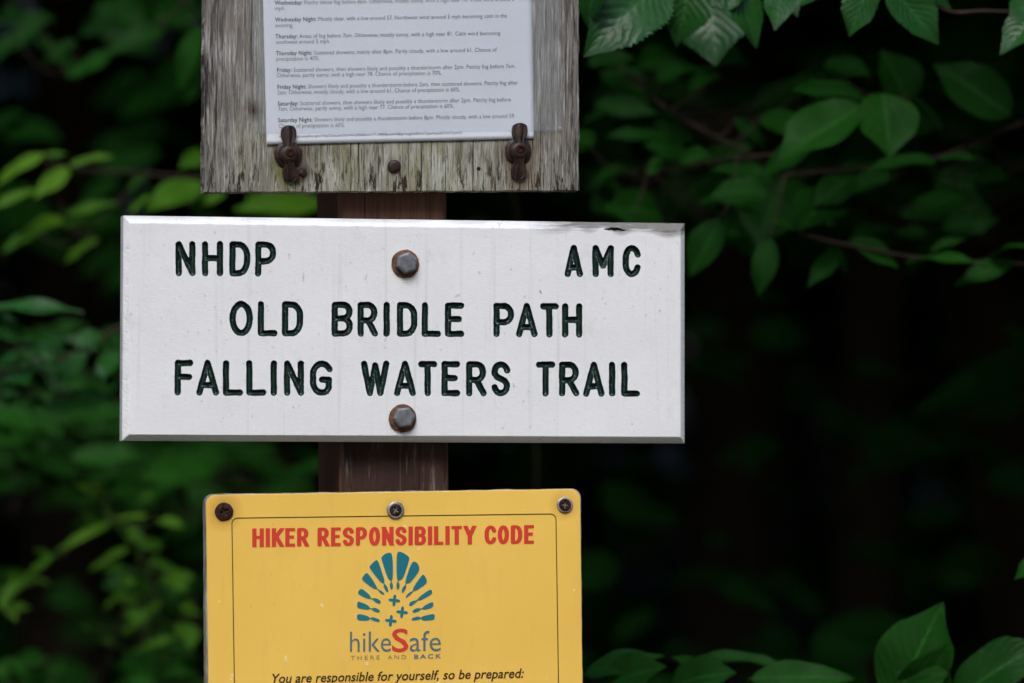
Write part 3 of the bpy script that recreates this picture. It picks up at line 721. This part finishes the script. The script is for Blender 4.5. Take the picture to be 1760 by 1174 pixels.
# emblem: fan blades and little stars (outlines in picture pixels)
EX = lambda P: np.array([(560+x*0.2078, 930+y*0.2078) for x, y in P])
def smooth_poly(P, it=2):
    for _ in range(it):
        Q = np.roll(P, -1, 0); P = np.stack([P*0.78+Q*0.22, P*0.22+Q*0.78], 1).reshape(-1, 2)
    return P
BLADES = [
 [(585,88),(625,88),(690,128),(690,160),(640,310),(605,330),(585,315)], [(598,330),(613,365),(602,405),(585,395),(584,352)],
 [(553,95),(500,98),(460,130),(460,150),(512,312),(540,330),(556,312)], [(542,330),(556,360),(554,398),(538,404),(526,362)],
 [(712,166),(755,175),(776,220),(768,255),(700,345),(660,355),(657,325)], [(662,358),(668,380),(642,430),(627,425),(632,385)],
 [(418,152),(436,170),(487,325),(482,350),(455,345),(362,225),(362,205)], [(482,352),(505,370),(520,415),(506,427),(476,380)],
 [(800,272),(818,285),(845,345),(745,412),(720,415),(722,385)], [(716,412),(718,428),(668,470),(658,464),(682,430)],
 [(332,262),(355,272),(425,380),(420,398),(395,395),(302,325),(298,305)], [(428,396),(455,408),(488,435),(480,446),(448,430)],
 [(862,398),(880,410),(878,440),(780,492),(757,490),(770,462)], [(750,488),(752,505),(700,540),(685,530),(700,500)],
 [(285,395),(310,400),(368,450),(372,478),(345,478),(268,440),(266,420)], [(385,475),(410,470),(452,490),(455,515),(435,520),(392,492)],
 [(888,497),(890,540),(870,555),(810,570),(797,558),(812,535)], [(785,555),(780,575),(730,595),(715,585),(722,570),(755,553)],
 [(262,500),(285,503),(350,530),(368,556),(345,570),(262,555),(258,530)], [(382,555),(410,550),(448,572),(445,590),(420,590),(384,572)],
 [(900,603),(902,640),(885,655),(800,658),(785,640),(800,620),(870,605)], [(785,628),(780,650),(712,658),(708,640),(755,622)],
 [(262,604),(290,606),(345,618),(368,640),(350,660),(262,655),(256,630)], [(370,630),(400,630),(446,650),(446,668),(420,668),(370,648)],
]
NECK = [((540,322),(541,336)), ((600,322),(598,336)), ((664,345),(661,362)), ((478,338),(484,358)), ((726,404),(714,420)), ((412,388),(434,402)),
        ((762,482),(748,496)), ((362,470),(390,480)), ((802,554),(780,564)), ((358,556),(388,562)), ((792,638),(776,640)), ((360,638),(376,640))]
mb = MB()
for P in BLADES:
    p = smooth_poly(EX(P)); flat_add(mb, p, [list(range(len(p)))], 0.0003)
for a_, b_ in NECK: flat_add(mb, *ribbon(EX([a_, b_]), 0.9), 0.00032)
def star(cx, cy, r):
    P = []
    for k in range(48):
        t = k/48*2*math.pi; q = r*(0.36+0.64*abs(math.cos(2*t))**2.2); P.append((cx+q*math.cos(t+0.12), cy+q*math.sin(t+0.12)))
    return EX(P)
for cx, cy in ((567, 490), (631, 588), (538, 659)): p = star(cx, cy, 49); flat_add(mb, p, [list(range(48))], 0.0003)
mb.build('fan_emblem', M['teal'], ys, False)
def sign_text(name, body, x0, x1, ya, yb, cap, mat, **kw):
    v, f = text_geo(body, **kw); return make(name, place_text(v, x0, x1, ya, yb, cap, sy(0.0003)), f, mat, ys, False)
ex = lambda x: 560+x*0.2078
ey = lambda y: 930+y*0.2078
sign_text('emblem_word', 'hike', ex(200), ex(540), ey(917), ey(914), 35.0, M['slate'], offset=-0.004)
sign_text('emblem_initial', 'S', ex(546), ex(684), ey(914), ey(913), 38.5, M['red'], offset=0.010)
sign_text('emblem_word', 'afe', ex(694), ex(952), ey(912), ey(910), 35.0, M['slate'], offset=-0.004)
sign_text('motto_word', 'THERE', ex(205), ex(446), ey(983), ey(979), 7.0, M['tan'], space=1.45)
sign_text('motto_word', 'AND', ex(512), ex(664), ey(977), ey(975), 7.0, M['tan'], space=1.45)
sign_text('motto_word', 'BACK', ex(731), ex(955), ey(973), ey(968), 7.2, M['slate'], space=1.4, offset=0.02)
sign_text('printed_sentence', 'You are responsible for yourself, so be prepared:', 467.5, 900.5, 1174, 1164.5, 15.5, M['brown'], offset=0.012, shear=0.22)
def sign_screw(cx, cy, outer, inner, wmat, seed):
    c = on_plane(cx, cy, Y_F); r = outer*PX
    v, f = lathe_geo(c, [(r, 0.0), (r*0.97, -0.0010), (r*0.8, -0.0016), (inner*PX*0.8, -0.0012), (0, -0.001)], 32, 0, 0.025, seed)
    w = make('washer', v, f, wmat, ys); c = c.copy(); c[1] -= 0.0011
    make('screw', *screw_geo(c, inner*PX, 0.0012, 0.0013, 0.5*seed), M['black_rust'], w)
sign_screw(385, 879.5, 15.8, 12.5, M['black_rust'], 1)
sign_screw(679.5, 877, 15.4, 11.0, M['zinc'], 2)
sign_screw(970.5, 868, 14.3, 11.4, M['zinc'], 3)

# ------------------------------------------------------------------ ground
def terrain():
    xs = np.linspace(-1, 1, 61); ys_ = np.linspace(-1, 1, 61)
    X, Y = np.meshgrid(np.sign(xs)*np.abs(xs)**2.2*120, np.sign(ys_)*np.abs(ys_)**2.2*120)
    rise = np.clip(Y-3.0, 0, 40)
    Zg = 0.02*wob2(X, Y, 51, 1.3)+0.42*np.clip(rise, 0, 4)+0.22*np.clip(rise-4, 0, 40)-0.025
    V = np.stack([X, Y, Zg], -1).reshape(-1, 3); n = 61
    return V, [[i*n+j, i*n+j+1, (i+1)*n+j+1, (i+1)*n+j] for i in range(n-1) for j in range(n-1)]
g = make('ground', *terrain(), M['soil']); tag(g, kind='structure')

# ------------------------------------------------------------------ leaves
def leaf_geo(B, T, nrm, ratio, droop=0.12, fold=0.25, nt=14, ns=6, serr=0.0, seed=0):
    B = np.asarray(B, float); T = np.asarray(T, float); ax = T-B; L = np.linalg.norm(ax); ax /= L
    n = np.asarray(nrm, float); n = n-ax*np.dot(n, ax); n /= np.linalg.norm(n)+1e-9; s = np.cross(ax, n)
    t = np.linspace(0, 1, nt); prof = (t**0.62)*np.clip(1-t, 0, 1)**0.80; prof /= prof.max()
    prof = prof*(1-0.55*np.clip((t-0.70)/0.3, 0, 1)**0.8)
    side = np.linspace(-1, 1, ns+1)
    Tt, S = np.meshgrid(t, side, indexing='ij'); w = prof[:, None]*L*ratio*0.5
    edge = 1+(serr*(0.4+0.9*np.abs(np.sin(np.arange(nt)*2.3+seed))[:, None])*np.where(np.arange(nt)[:, None] % 2 == 0, 1, -1)+0.035*np.sin(Tt*9+seed*1.7+S*2))*(np.abs(S) > 0.99)
    off = w*S*edge
    r = np.random.default_rng(seed)
    ripple = 0.018*L*np.sin(Tt*11+r.uniform(0, 6)+S*1.3)*np.abs(S)
    up = np.abs(off)*fold-droop*L*(Tt-0.35)**2*1.6+ripple
    V = B+ax*(Tt*L)[..., None]+s*off[..., None]+n*up[..., None]
    F = [[i*(ns+1)+j, i*(ns+1)+j+1, (i+1)*(ns+1)+j+1, (i+1)*(ns+1)+j] for i in range(nt-1) for j in range(ns)]
    return V.reshape(-1, 3), F, np.stack([Tt, (S+1)/2], -1).reshape(-1, 2)
TOCAM = -FWD
def leaf_norm(tilt, roll=0.0):
    """tilt 0: leaf faces the viewer's side, 90: faces the sky"""
    h = np.array([-math.sin(YAW), -math.cos(YAW), 0]); v = h*math.cos(R(tilt))+np.array([0, 0, 1])*math.sin(R(tilt))
    return v+RGT*math.sin(R(roll))
def shrub(name, label, cat, leaves, stems, mat, stem_mat='twig', group=None, serr=0.0, nt=14, base=None, fill=(), stem_r=0.0016, shift=0.0, slim=1.0, deeper=0.0):
    """leaves: (base x, base y, tip x, tip y, depth, ratio, tilt, tone); stems: lists of (x, y, depth)"""
    fm, sm = MB(), MB(); joints = []
    for st in stems:
        p = smooth_path([at_depth(q[0], q[1], q[2]+deeper) if len(q) == 3 else np.array(q[:3]) for q in st], 6)
        v, f = tube_geo(p, stem_r*1.3, stem_r*0.6, 7); sm.add(v, f); joints.append(p)
    J = np.vstack(joints)
    L = list(leaves)
    for (x0, y0, x1, y1, d0, d1, n, ln, tilt, tone) in fill:
        for k in range(n):
            x, y, dz = random.uniform(x0, x1), random.uniform(y0, y1), random.uniform(d0, d1)
            a = random.choice((-1, 1))*random.uniform(-0.35, 0.75); ll = ln*random.uniform(0.5, 1.35); sg = random.choice((-1, 1))
            L.append((x, y, x+sg*ll*math.cos(a), y+ll*abs(math.sin(a))*random.choice((1, 1, -0.3)), dz, random.uniform(0.30, 0.66), tilt+random.uniform(-32, 32), tone+random.uniform(-.25, .25)))
    for k, (bx, by, tx, ty, dz, ratio, tilt, tone) in enumerate(L):
        r = np.random.default_rng(k*13+int(bx)+4000)
        dz += deeper; B = at_depth(bx, by, dz+r.uniform(-.02, .02)); T = at_depth(tx, ty, dz-0.02+r.uniform(-.03, .03))
        v, f, u = leaf_geo(B, T, leaf_norm(tilt, r.uniform(-18, 18)), ratio*slim, r.uniform(.05, .22), r.uniform(.12, .38), nt, 6, serr, k)
        fm.add(v, f, u, float(np.clip(tone+shift+r.uniform(-.12, .12), 0, 1)))
        i = np.argmin(((J-B)**2).sum(1)); q = J[i]; mid = (q+B)/2-np.array([0, 0, 0.1*np.linalg.norm(q-B)])
        if np.linalg.norm(q-B) > 0.004:
            v, f = tube_geo(smooth_path([q, mid, B], 5), stem_r*0.55, stem_r*0.35, 5); sm.add(v, f)
    b0 = J[np.argmin(J[:, 2])] if base is None else np.asarray(base)
    t = thing(name, b0, label, cat, group)
    fm.build('foliage', M[mat], t); sm.build('stem', M[stem_mat], t)
    return t
def down(x, y, dz, gx=None):                          # a stem from (x, y) to the ground
    p = at_depth(x, y, dz); return (p[0]+0.03, p[1]+0.05, 0.0, 'w')

# top right: wet leaves hanging from a branch just above the picture
shrub('hanging_branch', 'wet toothed green leaves hanging in from the top edge, right of the plywood board', 'branch', [
    (1040,-60,1001,44,.24,.55,35,.35), (1140,-30,1008,84,.26,.62,30,.5), (1195,-66,1163,79,.28,.66,30,.55), (1222,-30,1229,112,.40,.85,25,.1),
    (1252,-60,1306,79,.27,.46,35,.5), (1275,-40,1243,24,.26,.6,40,.6), (1350,-45,1332,46,.27,.42,35,.5), (1330,-30,1372,22,.3,.6,45,.4),
    (1445,-40,1362,9,.3,.5,45,.45), (1505,-50,1456,64,.27,.55,35,.6), (1520,-34,1617,76,.27,.55,32,.6), (1560,-40,1640,14,.33,.4,40,.2),
    (1800,10,1717,88,.27,.5,40,.6), (1790,-20,1738,38,.3,.5,45,.45), (1080,-60,1062,40,.36,.55,45,.3)],
    [[(1010,-70,.33),(1200,-78,.30),(1400,-66,.3),(1560,-54,.3),(1830,-46,.33)], [(1560,-54,.3),(1620,16,.36),(1700,19,.36),(1820,24,.36)],
     [(1830,-46,.33),(2050,-40,.6),(2250,200,.9),(2.05,1.0,0.0,'w')]], 'leaf_wet', serr=0.055, nt=43, stem_r=.0018)
# right, middle: dim broad leaves
shrub('broadleaf_shrub', 'dim broad dull green leaves in shade right of the plywood board', 'shrub', [
    (1490,166,1362,150,.55,.34,45,.4), (1562,178,1518,84,.62,.85,25,.1), (1737,198,1605,106,.60,.55,25,.35), (1482,182,1334,272,.5,.52,35,.6),
    (1518,158,1532,268,.52,.90,35,.6), (1612,275,1486,282,.6,.26,55,.5), (1614,272,1692,268,.6,.28,55,.5), (1196,236,1044,220,.75,.32,45,.4),
    (1232,120,1040,116,.75,.2,60,.3), (1235,288,1130,385,.85,.62,40,.2), (1350,298,1300,425,.8,.75,35,.2), (1322,408,1305,508,.55,.42,25,.55),
    (1240,378,1182,476,.62,.55,30,.2), (1470,300,1398,352,.6,.6,40,.3), (1660,330,1560,372,.65,.5,45,.15), (1530,300,1450,330,.65,.5,45,.3),
    (1150,270,1112,296,.7,.6,50,.9), (1060,330,1010,300,.8,.4,50,.3), (1100,280,1010,310,.8,.35,50,.3), (1400,250,1300,300,.6,.5,40,.35),
    (1130,170,1000,200,.9,.4,50,.2), (1320,330,1220,330,.6,.6,40,.3), (1440,330,1370,390,.6,.6,40,.3)],
    [[(1560,165,.62),(1500,180,.6),(1400,250,.6),(1240,275,.66),(1050,300,.8)], [(1760,210,.66),(1610,270,.62),(1480,290,.6),(1350,300,.58)],
     [(1050,100,.8),(1150,190,.75),(1280,260,.66)], [(1880,330,.7),(1760,210,.66)], [(1.9,1.2,0.0,'w'),(1880,330,.7)]], 'leaf', nt=18, stem_r=.0016, shift=-.3, fill=[(1000, 90, 1760, 400, .65, 1.05, 70, 88, 45, .38), (1180, 250, 1600, 420, .75, 1.1, 26, 80, 45, .4)])
shrub('leafy_sprig', 'thin arching sprig of small green leaves right of the white trail sign', 'sprig', [
    (1462,410,1547,456,.55,.42,35,.75), (1555,446,1692,440,.55,.22,55,.75), (1742,450,1640,487,.55,.36,40,.75), (1445,428,1388,492,.58,.36,35,.4),
    (1700,440,1770,412,.55,.3,50,.6), (1380,400,1330,372,.6,.4,45,.4), (1420,412,1460,470,.62,.4,30,.2), (1600,430,1660,405,.6,.35,45,.5)],
    [[(1375,402,.57),(1450,420,.56),(1600,446,.56),(1740,452,.56),(1900,470,.6)], [(1900,470,.6),(1990,800,.7),(1.35,0.75,0.0,'w')]], 'leaf', nt=16)
shrub('shaded_sapling', 'faint sparse sapling leaves in deep shade right of the trail sign', 'sapling', [
    (1178,620,1290,660,.9,.32,45,.1), (1200,600,1260,640,.9,.4,45,.0), (1770,640,1572,692,.8,.32,45,.35), (1790,600,1690,640,.8,.4,40,.2), (1760,680,1640,672,.85,.35,50,.2),
    (1720,560,1790,600,.9,.4,45,.1)],
    [[(1150,652,.95),(1250,640,.95),(1420,650,.95),(1600,646,.9),(1850,620,.9)], [(1850,640,.9),(1900,1000,1.0),(1.3,0.95,0.0,'w')]], 'leaf_far', 'bark', nt=12, deeper=.5, shift=-.2)
# bottom right: big smooth leaves
shrub('large_leaf_plant', 'large smooth pointed green leaves rising from the bottom right corner', 'plant', [
    (1535,1215,1618,1034,.28,.66,22,.45), (1565,1235,1622,1116,.30,.55,15,.95), (1640,1200,1800,1095,.32,.5,30,.3), (1800,955,1742,994,.3,.5,35,.6)],
    [[(1535,1215,.29),(1560,1300,.33),(1590,1500,.4),(1600,1900,.5)], [(1640,1200,.33),(1590,1280,.34)], [(1565,1235,.31),(1575,1320,.34)],
     [(1830,930,.32),(1800,1150,.36),(1600,1500,.4)], [(1600,1900,.5),(0.45,0.55,0.0,'w')]], 'leaf', nt=24, stem_r=.0022, stem_mat='green_stem', shift=-.35)
shrub('low_leafy_plant', 'row of mid green leaf tops along the bottom edge beside the yellow sign', 'plant', [
    (1004,1158,1140,1118,.33,.36,40,.6), (1032,1182,1140,1140,.32,.62,35,.7), (1150,1180,1256,1148,.33,.64,35,.55), (1200,1128,1366,1138,.38,.2,55,.4),
    (1288,1166,1470,1162,.33,.34,35,.55), (1380,1200,1330,1150,.4,.5,35,.3), (1225,1160,1160,1124,.36,.4,45,.4)],
    [[(1010,1200,.36),(1150,1192,.36),(1290,1185,.36),(1400,1210,.38)], [(1150,1192,.36),(1200,1500,.5),(0.15,0.6,0.0,'w')]], 'leaf', nt=20, stem_mat='green_stem', shift=-.25)
# left side
shrub('bright_leaf_branch', 'bright yellow-green blurred leaves on a thin twig left of the trail sign top', 'branch', [
    (76,264,-16,314,.85,.36,40,.9), (62,268,120,262,.9,.28,45,.4), (118,284,202,262,.85,.26,45,.85), (119,288,60,337,.85,.44,35,.75), (64,324,-22,357,.85,.32,45,.45),
    (112,370,204,345,.9,.36,45,.5), (112,372,28,408,.9,.34,45,.55), (108,388,172,386,.9,.42,45,.3), (347,312,250,358,.8,.52,35,.5), (259,336,216,370,.8,.32,45,.6),
    (354,262,310,286,.85,.6,35,.4), (388,330,325,356,.85,.45,40,.5), (552,352,402,352,.85,.38,30,.55), (168,408,104,453,.95,.36,40,.6), (480,330,420,345,.9,.45,40,.4),
    (470,350,560,338,.9,.4,40,.45), (60,400,0,430,1.0,.4,45,.15), (215,330,255,300,1.0,.4,40,.2)],
    [[(560,330,.9),(350,307,.9),(230,297,.9),(118,288,.88),(64,268,.88)], [(110,300,.9),(98,320,.92),(108,368,.94),(120,420,1.0)], [(560,330,.9),(900,420,1.0),(0.3,1.3,0.0,'w')]], 'leaf_lime', nt=16, slim=.78, shift=-.05, deeper=.15)
shrub('wet_fern_bush', 'blurred cool green wet foliage at the left edge level with the carved letters', 'bush', [
    (-12,526,142,529,.8,.22,50,.8), (-20,540,46,592,.8,.55,45,.8), (128,592,182,570,.85,.6,40,.9), (200,600,175,650,.85,.5,40,.8), (95,610,40,640,.85,.5,45,.6),
    (60,605,-10,622,.85,.4,45,.5), (150,610,90,660,.85,.5,40,.7), (0,520,-60,560,.8,.5,40,.6)],
    [[(215,556,.85),(120,610,.86),(60,632,.87),(-40,672,.9)], [(-40,672,.9),(-200,900,1.0),(-1.0,0.6,0.0,'w')]], 'leaf_wet', nt=14, fill=[(-10,560,205,690,.8,1.1,34,48,40,.4)])
shrub('dark_overhead_branch', 'dark blurred leaves on a drooping brown twig in the top left corner', 'branch', [
    (282,50,178,88,1.15,.42,40,.6), (196,92,112,132,1.15,.42,40,.65), (347,44,303,158,1.0,.36,25,.95), (72,40,-6,92,1.3,.42,40,.5), (130,70,70,110,1.3,.4,40,.3),
    (250,12,160,10,1.3,.4,40,.4), (350,20,280,12,1.2,.5,40,.3), (20,60,-30,120,1.3,.4,40,.4), (345,150,310,180,1.2,.5,40,.4), (200,20,130,60,1.3,.5,40,.35)],
    [[(360,-40,1.15),(315,8,1.15),(235,65,1.16),(128,130,1.18)], [(360,-40,1.15),(420,-150,1.2),(-0.35,1.75,2.35,'w')]], 'leaf', nt=14, fill=[(-20,-20,340,90,1.2,1.6,16,85,40,.3)], shift=-.4)
shrub('soft_green_bush', 'soft very blurred mid green bush low behind the left end of the trail sign', 'bush', [],
    [[(-60,850,2.0),(150,800,2.0),(350,790,2.0),(540,800,2.1)], [(150,800,2.0),(200,1100,2.1),(-0.75,2.2,0.0,'w')]], 'leaf', nt=10,
    fill=[(-40,700,380,850,1.3,2.1,80,100,50,.6), (200,760,560,860,1.5,2.2,40,90,50,.6), (-40,560,210,720,1.4,1.9,30,90,50,.5)], stem_r=.003, slim=.85)
shrub('slender_herb', 'slender yellow-green herb with narrow drooping leaves, left of the yellow sign', 'herb', [
    (192,896,96,944,1.0,.2,35,.95), (196,892,266,884,1.0,.2,40,.9), (166,862,138,830,1.0,.55,35,.6), (168,862,166,826,1.0,.36,35,.8), (165,900,140,880,1.0,.6,40,.6),
    (215,915,255,935,1.05,.5,35,.5), (225,938,152,978,1.05,.26,40,.5), (92,955,42,990,1.0,.4,40,.3), (48,985,-6,1042,1.0,.36,40,.45), (2,1028,30,1068,1.0,.4,30,.9),
    (216,1014,170,1050,1.05,.25,35,.85), (278,1034,203,1092,1.05,.3,35,.5), (304,1094,228,1118,1.05,.28,45,.5), (315,1070,330,1112,1.05,.85,30,.45), (255,965,320,985,1.1,.32,40,.35),
    (290,975,325,1000,1.1,.5,40,.5), (240,920,215,900,1.05,.5,40,.5), (60,945,100,960,1.05,.4,40,.3), (250,1000,240,1030,1.1,.4,40,.3)],
    [[(162,835,1.0),(190,890,1.02),(210,916,1.03),(245,975,1.06),(270,1040,1.08),(290,1180,1.1)], [(290,1180,1.1),(300,1600,1.3),(-0.5,1.3,0.0,'w')], [(190,893,1.02),(90,955,1.05),(-20,1040,1.1)]], 'leaf_lime', 'green_stem', nt=14, slim=.72, shift=-.05, deeper=.1, fill=[(150, 850, 330, 1120, 1.0, 1.15, 15, 36, 35, .4), (-10, 960, 60, 1060, 1.0, 1.1, 6, 40, 35, .6)])
shrub('ground_seedlings', 'pale blurred seedling leaves along the bottom left corner', 'seedlings', [],
    [[(-20,1180,1.2),(150,1190,1.2),(340,1180,1.2)], [(150,1190,1.2),(160,1500,1.3),(-0.7,1.4,0.0,'w')]], 'leaf', 'green_stem', nt=12,
    fill=[(-20,1115,110,1200,1.1,1.3,12,55,40,.6), (190,1120,345,1200,1.1,1.3,14,60,40,.5), (240,980,350,1120,1.3,1.6,8,60,40,.2)])
# deep shade: fainter shrubs, further in
for k, (x0, x1, y0, y1, d0, d1, n, lab) in enumerate([
    (980, 1400, 60, 380, 1.2, 2.4, 46, 'nearly black leafy shrub deep in shade beside the plywood board edge'),
    (1380, 1800, 80, 420, 1.2, 2.4, 50, 'nearly black leafy shrub deep in shade in the upper right corner'),
    (-40, 330, 120, 480, 1.8, 3.0, 40, 'nearly black leafy shrub behind the bright twig at left'),
    (1020, 1780, 520, 1000, 1.9, 3.2, 46, 'scattered nearly black leaves in the dark gap right of the signs'),
    (20, 520, 840, 1180, 2.0, 3.0, 20, 'dark low shrub behind the slender herb at left'),
    (960, 1500, 1000, 1200, 1.4, 2.4, 24, 'dark low leaves behind the leaf tops beside the yellow sign')]):
    xm = (x0+x1)/2; dm = (d0+d1)/2; gp = at_depth(xm, 587, dm)
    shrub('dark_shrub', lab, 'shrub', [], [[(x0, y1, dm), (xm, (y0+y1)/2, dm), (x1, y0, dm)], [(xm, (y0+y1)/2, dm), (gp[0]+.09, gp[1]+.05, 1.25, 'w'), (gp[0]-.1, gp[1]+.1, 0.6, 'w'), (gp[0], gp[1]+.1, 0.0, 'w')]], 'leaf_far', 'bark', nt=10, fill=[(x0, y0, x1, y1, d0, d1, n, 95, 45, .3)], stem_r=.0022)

# ------------------------------------------------------------------ trees
def crown_geo(mb, c, rad, n, size, seed):
    r = np.random.default_rng(seed)
    d = r.normal(size=(n, 3)); d /= np.linalg.norm(d, axis=1)[:, None]
    cl = r.normal(size=(26, 3)); cl /= np.linalg.norm(cl, axis=1)[:, None]
    q = r.uniform(0.25, 1.0, n)**0.5; pick = r.integers(0, 26, n)
    d = d*0.62+cl[pick]*0.5
    P = np.asarray(c)+d*q[:, None]*np.asarray(rad)
    a = r.normal(size=(n, 3)); a[:, 2] *= 0.5; a /= np.linalg.norm(a, axis=1)[:, None]
    b = np.cross(a, r.normal(size=(n, 3))*[0.5, 0.5, 1]); b /= np.linalg.norm(b, axis=1)[:, None]
    s = size*r.uniform(0.6, 1.3, n)[:, None]
    V = np.stack([P-a*s*0.6, P+b*s*0.3, P+a*s*0.7, P-b*s*0.3], 1).reshape(-1, 3)
    U = np.tile([[0, .5], [.4, 1], [1, .5], [.4, 0]], (n, 1))
    mb.add(V, [[4*i, 4*i+1, 4*i+2, 4*i+3] for i in range(n)], U, np.repeat(r.uniform(0, 1, n), 4))
def gz(x, y): return 0.42*min(max(y-3, 0), 4)+0.22*max(y-7, 0)-0.05
def tree(name, x, y, h, tr, crowns, label, n, size, seed, group=None):
    r = np.random.default_rng(seed); z0 = gz(x, y)
    t = thing(name, (x, y, z0), label, 'tree', group)
    P = [(x+0.06*wob(k, seed, .8)*min(k, 1), y+0.05*wob(k, seed+1, .7)*min(k, 1), z0+h*k/8) for k in range(9)]
    mb = MB(); v, f = tube_geo(smooth_path(P, 4), tr*1.15, tr*0.35, 12); mb.add(v, f)
    cb = MB()
    for k, (c, rad) in enumerate(crowns):
        crown_geo(cb, c, rad, n, size, seed*7+k)
        s = np.array(P[min(8, max(3, int((c[2]-z0)/h*8*0.75)))]); v, f = tube_geo(smooth_path([s, (s+np.array(c))/2+[0, 0, .15], c], 5), tr*0.4, tr*0.1, 7); mb.add(v, f)
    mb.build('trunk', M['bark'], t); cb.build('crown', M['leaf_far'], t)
def at_xy(px, dz): p = at_depth(px, 600, dz); return p[0], p[1]
spec = [((1545, 3.0), 'dark slim trunk at the right, in the shade behind the trail sign', .05), ((1245, 3.6), 'dark thicker trunk just right of the trail sign, far back', .08),
        ((90, 3.4), 'dark trunk at the left edge behind the bright leaves', .07), ((1720, 3.8), 'dark trunk near the right edge, furthest back', .07)]
for k, ((px, dz), lab, tr) in enumerate(spec):
    x, y = at_xy(px, dz); z = gz(x, y)
    tree('forest_tree', x, y, 6.0, tr, [((x, y, z+4.6), (2.2, 2.2, 1.5)), ((x-1.0, y-.6, z+3.6), (1.8, 1.8, .7)), ((x+1.1, y+.6, z+3.8), (1.8, 1.8, .8))], lab, 2600, .30, 100+k, 'trees in the wood behind the signs')
# added trees, out of view, with crowns placed to shade the wood behind
for k, (x, y, cx, cy, cz, rr) in enumerate([(-2.6, 2.6, -1.1, 2.5, 3.2, 1.5), (2.9, 2.0, 1.5, 1.75, 3.15, 1.5), (3.2, 4.4, 2.6, 3.6, 3.4, 1.8), (-3.4, 4.6, -2.4, 4.0, 3.4, 1.8), (-4.1, 2.2, -3.1, 2.4, 2.5, 1.5), (4.2, 1.4, 3.6, 1.8, 2.4, 1.5), (-4.4, 3.4, -3.6, 3.4, 1.8, 1.5), (4.8, 3.6, 4.2, 3.6, 1.8, 1.5)]):
    tree('added_edge_tree', x, y, 5.6, .08, [((cx, cy, cz), (rr, rr*.85, .80)), ((cx*.5, cy+.8, cz+.55), (rr, rr, .8)), *([((.95, .42, 2.52), (.75, .50, .30)), ((1.9, .55, 2.55), (1.0, .6, .34)), ((.45, .80, 2.62), (.6, .6, .34)), ((1.3, .85, 2.6), (.9, .6, .36))] if k == 1 else []), ((x, y, 4.9), (2.0, 2.0, 1.2))],
         'unseen leafy tree added beside the signs, crown shaped to shade the wood behind', 3200, .26, 200+k, 'unseen trees added to shade the wood')
for k, x in enumerate((-9, -5.5, -2, 1.5, 5, 8.5, 12)):  # added row of trees that keeps sky light from coming in behind
    y = 9.5+(k % 2)*1.2; z = gz(x, y)
    tree('forest_tree', x, y, 11, .15, [((x, y, z+4.2), (2.4, 2.0, 3.8)), ((x+.6, y, z+7.5), (2.8, 2.4, 2.6))], 'dense tree added far behind the signs to block the sky there', 2000, .42, 400+k, 'trees added to block the sky behind')
for k, (x, y) in enumerate([(-16, -9), (-12, -14), (-7, -17), (-2, -18.5), (4, -18.5), (9, -17), (14, -13), (17, -8), (-17, -2), (18, -1), (-15, 5), (16, 6)]):  # unseen trees added all round to cut off low sky light
    tree('added_clearing_tree', x, y, 15, .25, [((x, y, 10.5), (4.0, 4.0, 5.0)), ((x+.8, y, 5.0), (3.6, 3.6, 3.2))], 'tall unseen leafy tree added round the clearing to block low sky light', 1300, .75, 300+k, 'unseen trees added to block low sky light')
mb = MB(); r = np.random.default_rng(77)
for c in range(60):
    x, y = r.uniform(-3.2, 4.2), r.uniform(4.6, 6.6); crown_geo(mb, (x, y, gz(x, y)+r.uniform(.1, 1.6)), (.8, .6, .8), 220, .17, 500+c)
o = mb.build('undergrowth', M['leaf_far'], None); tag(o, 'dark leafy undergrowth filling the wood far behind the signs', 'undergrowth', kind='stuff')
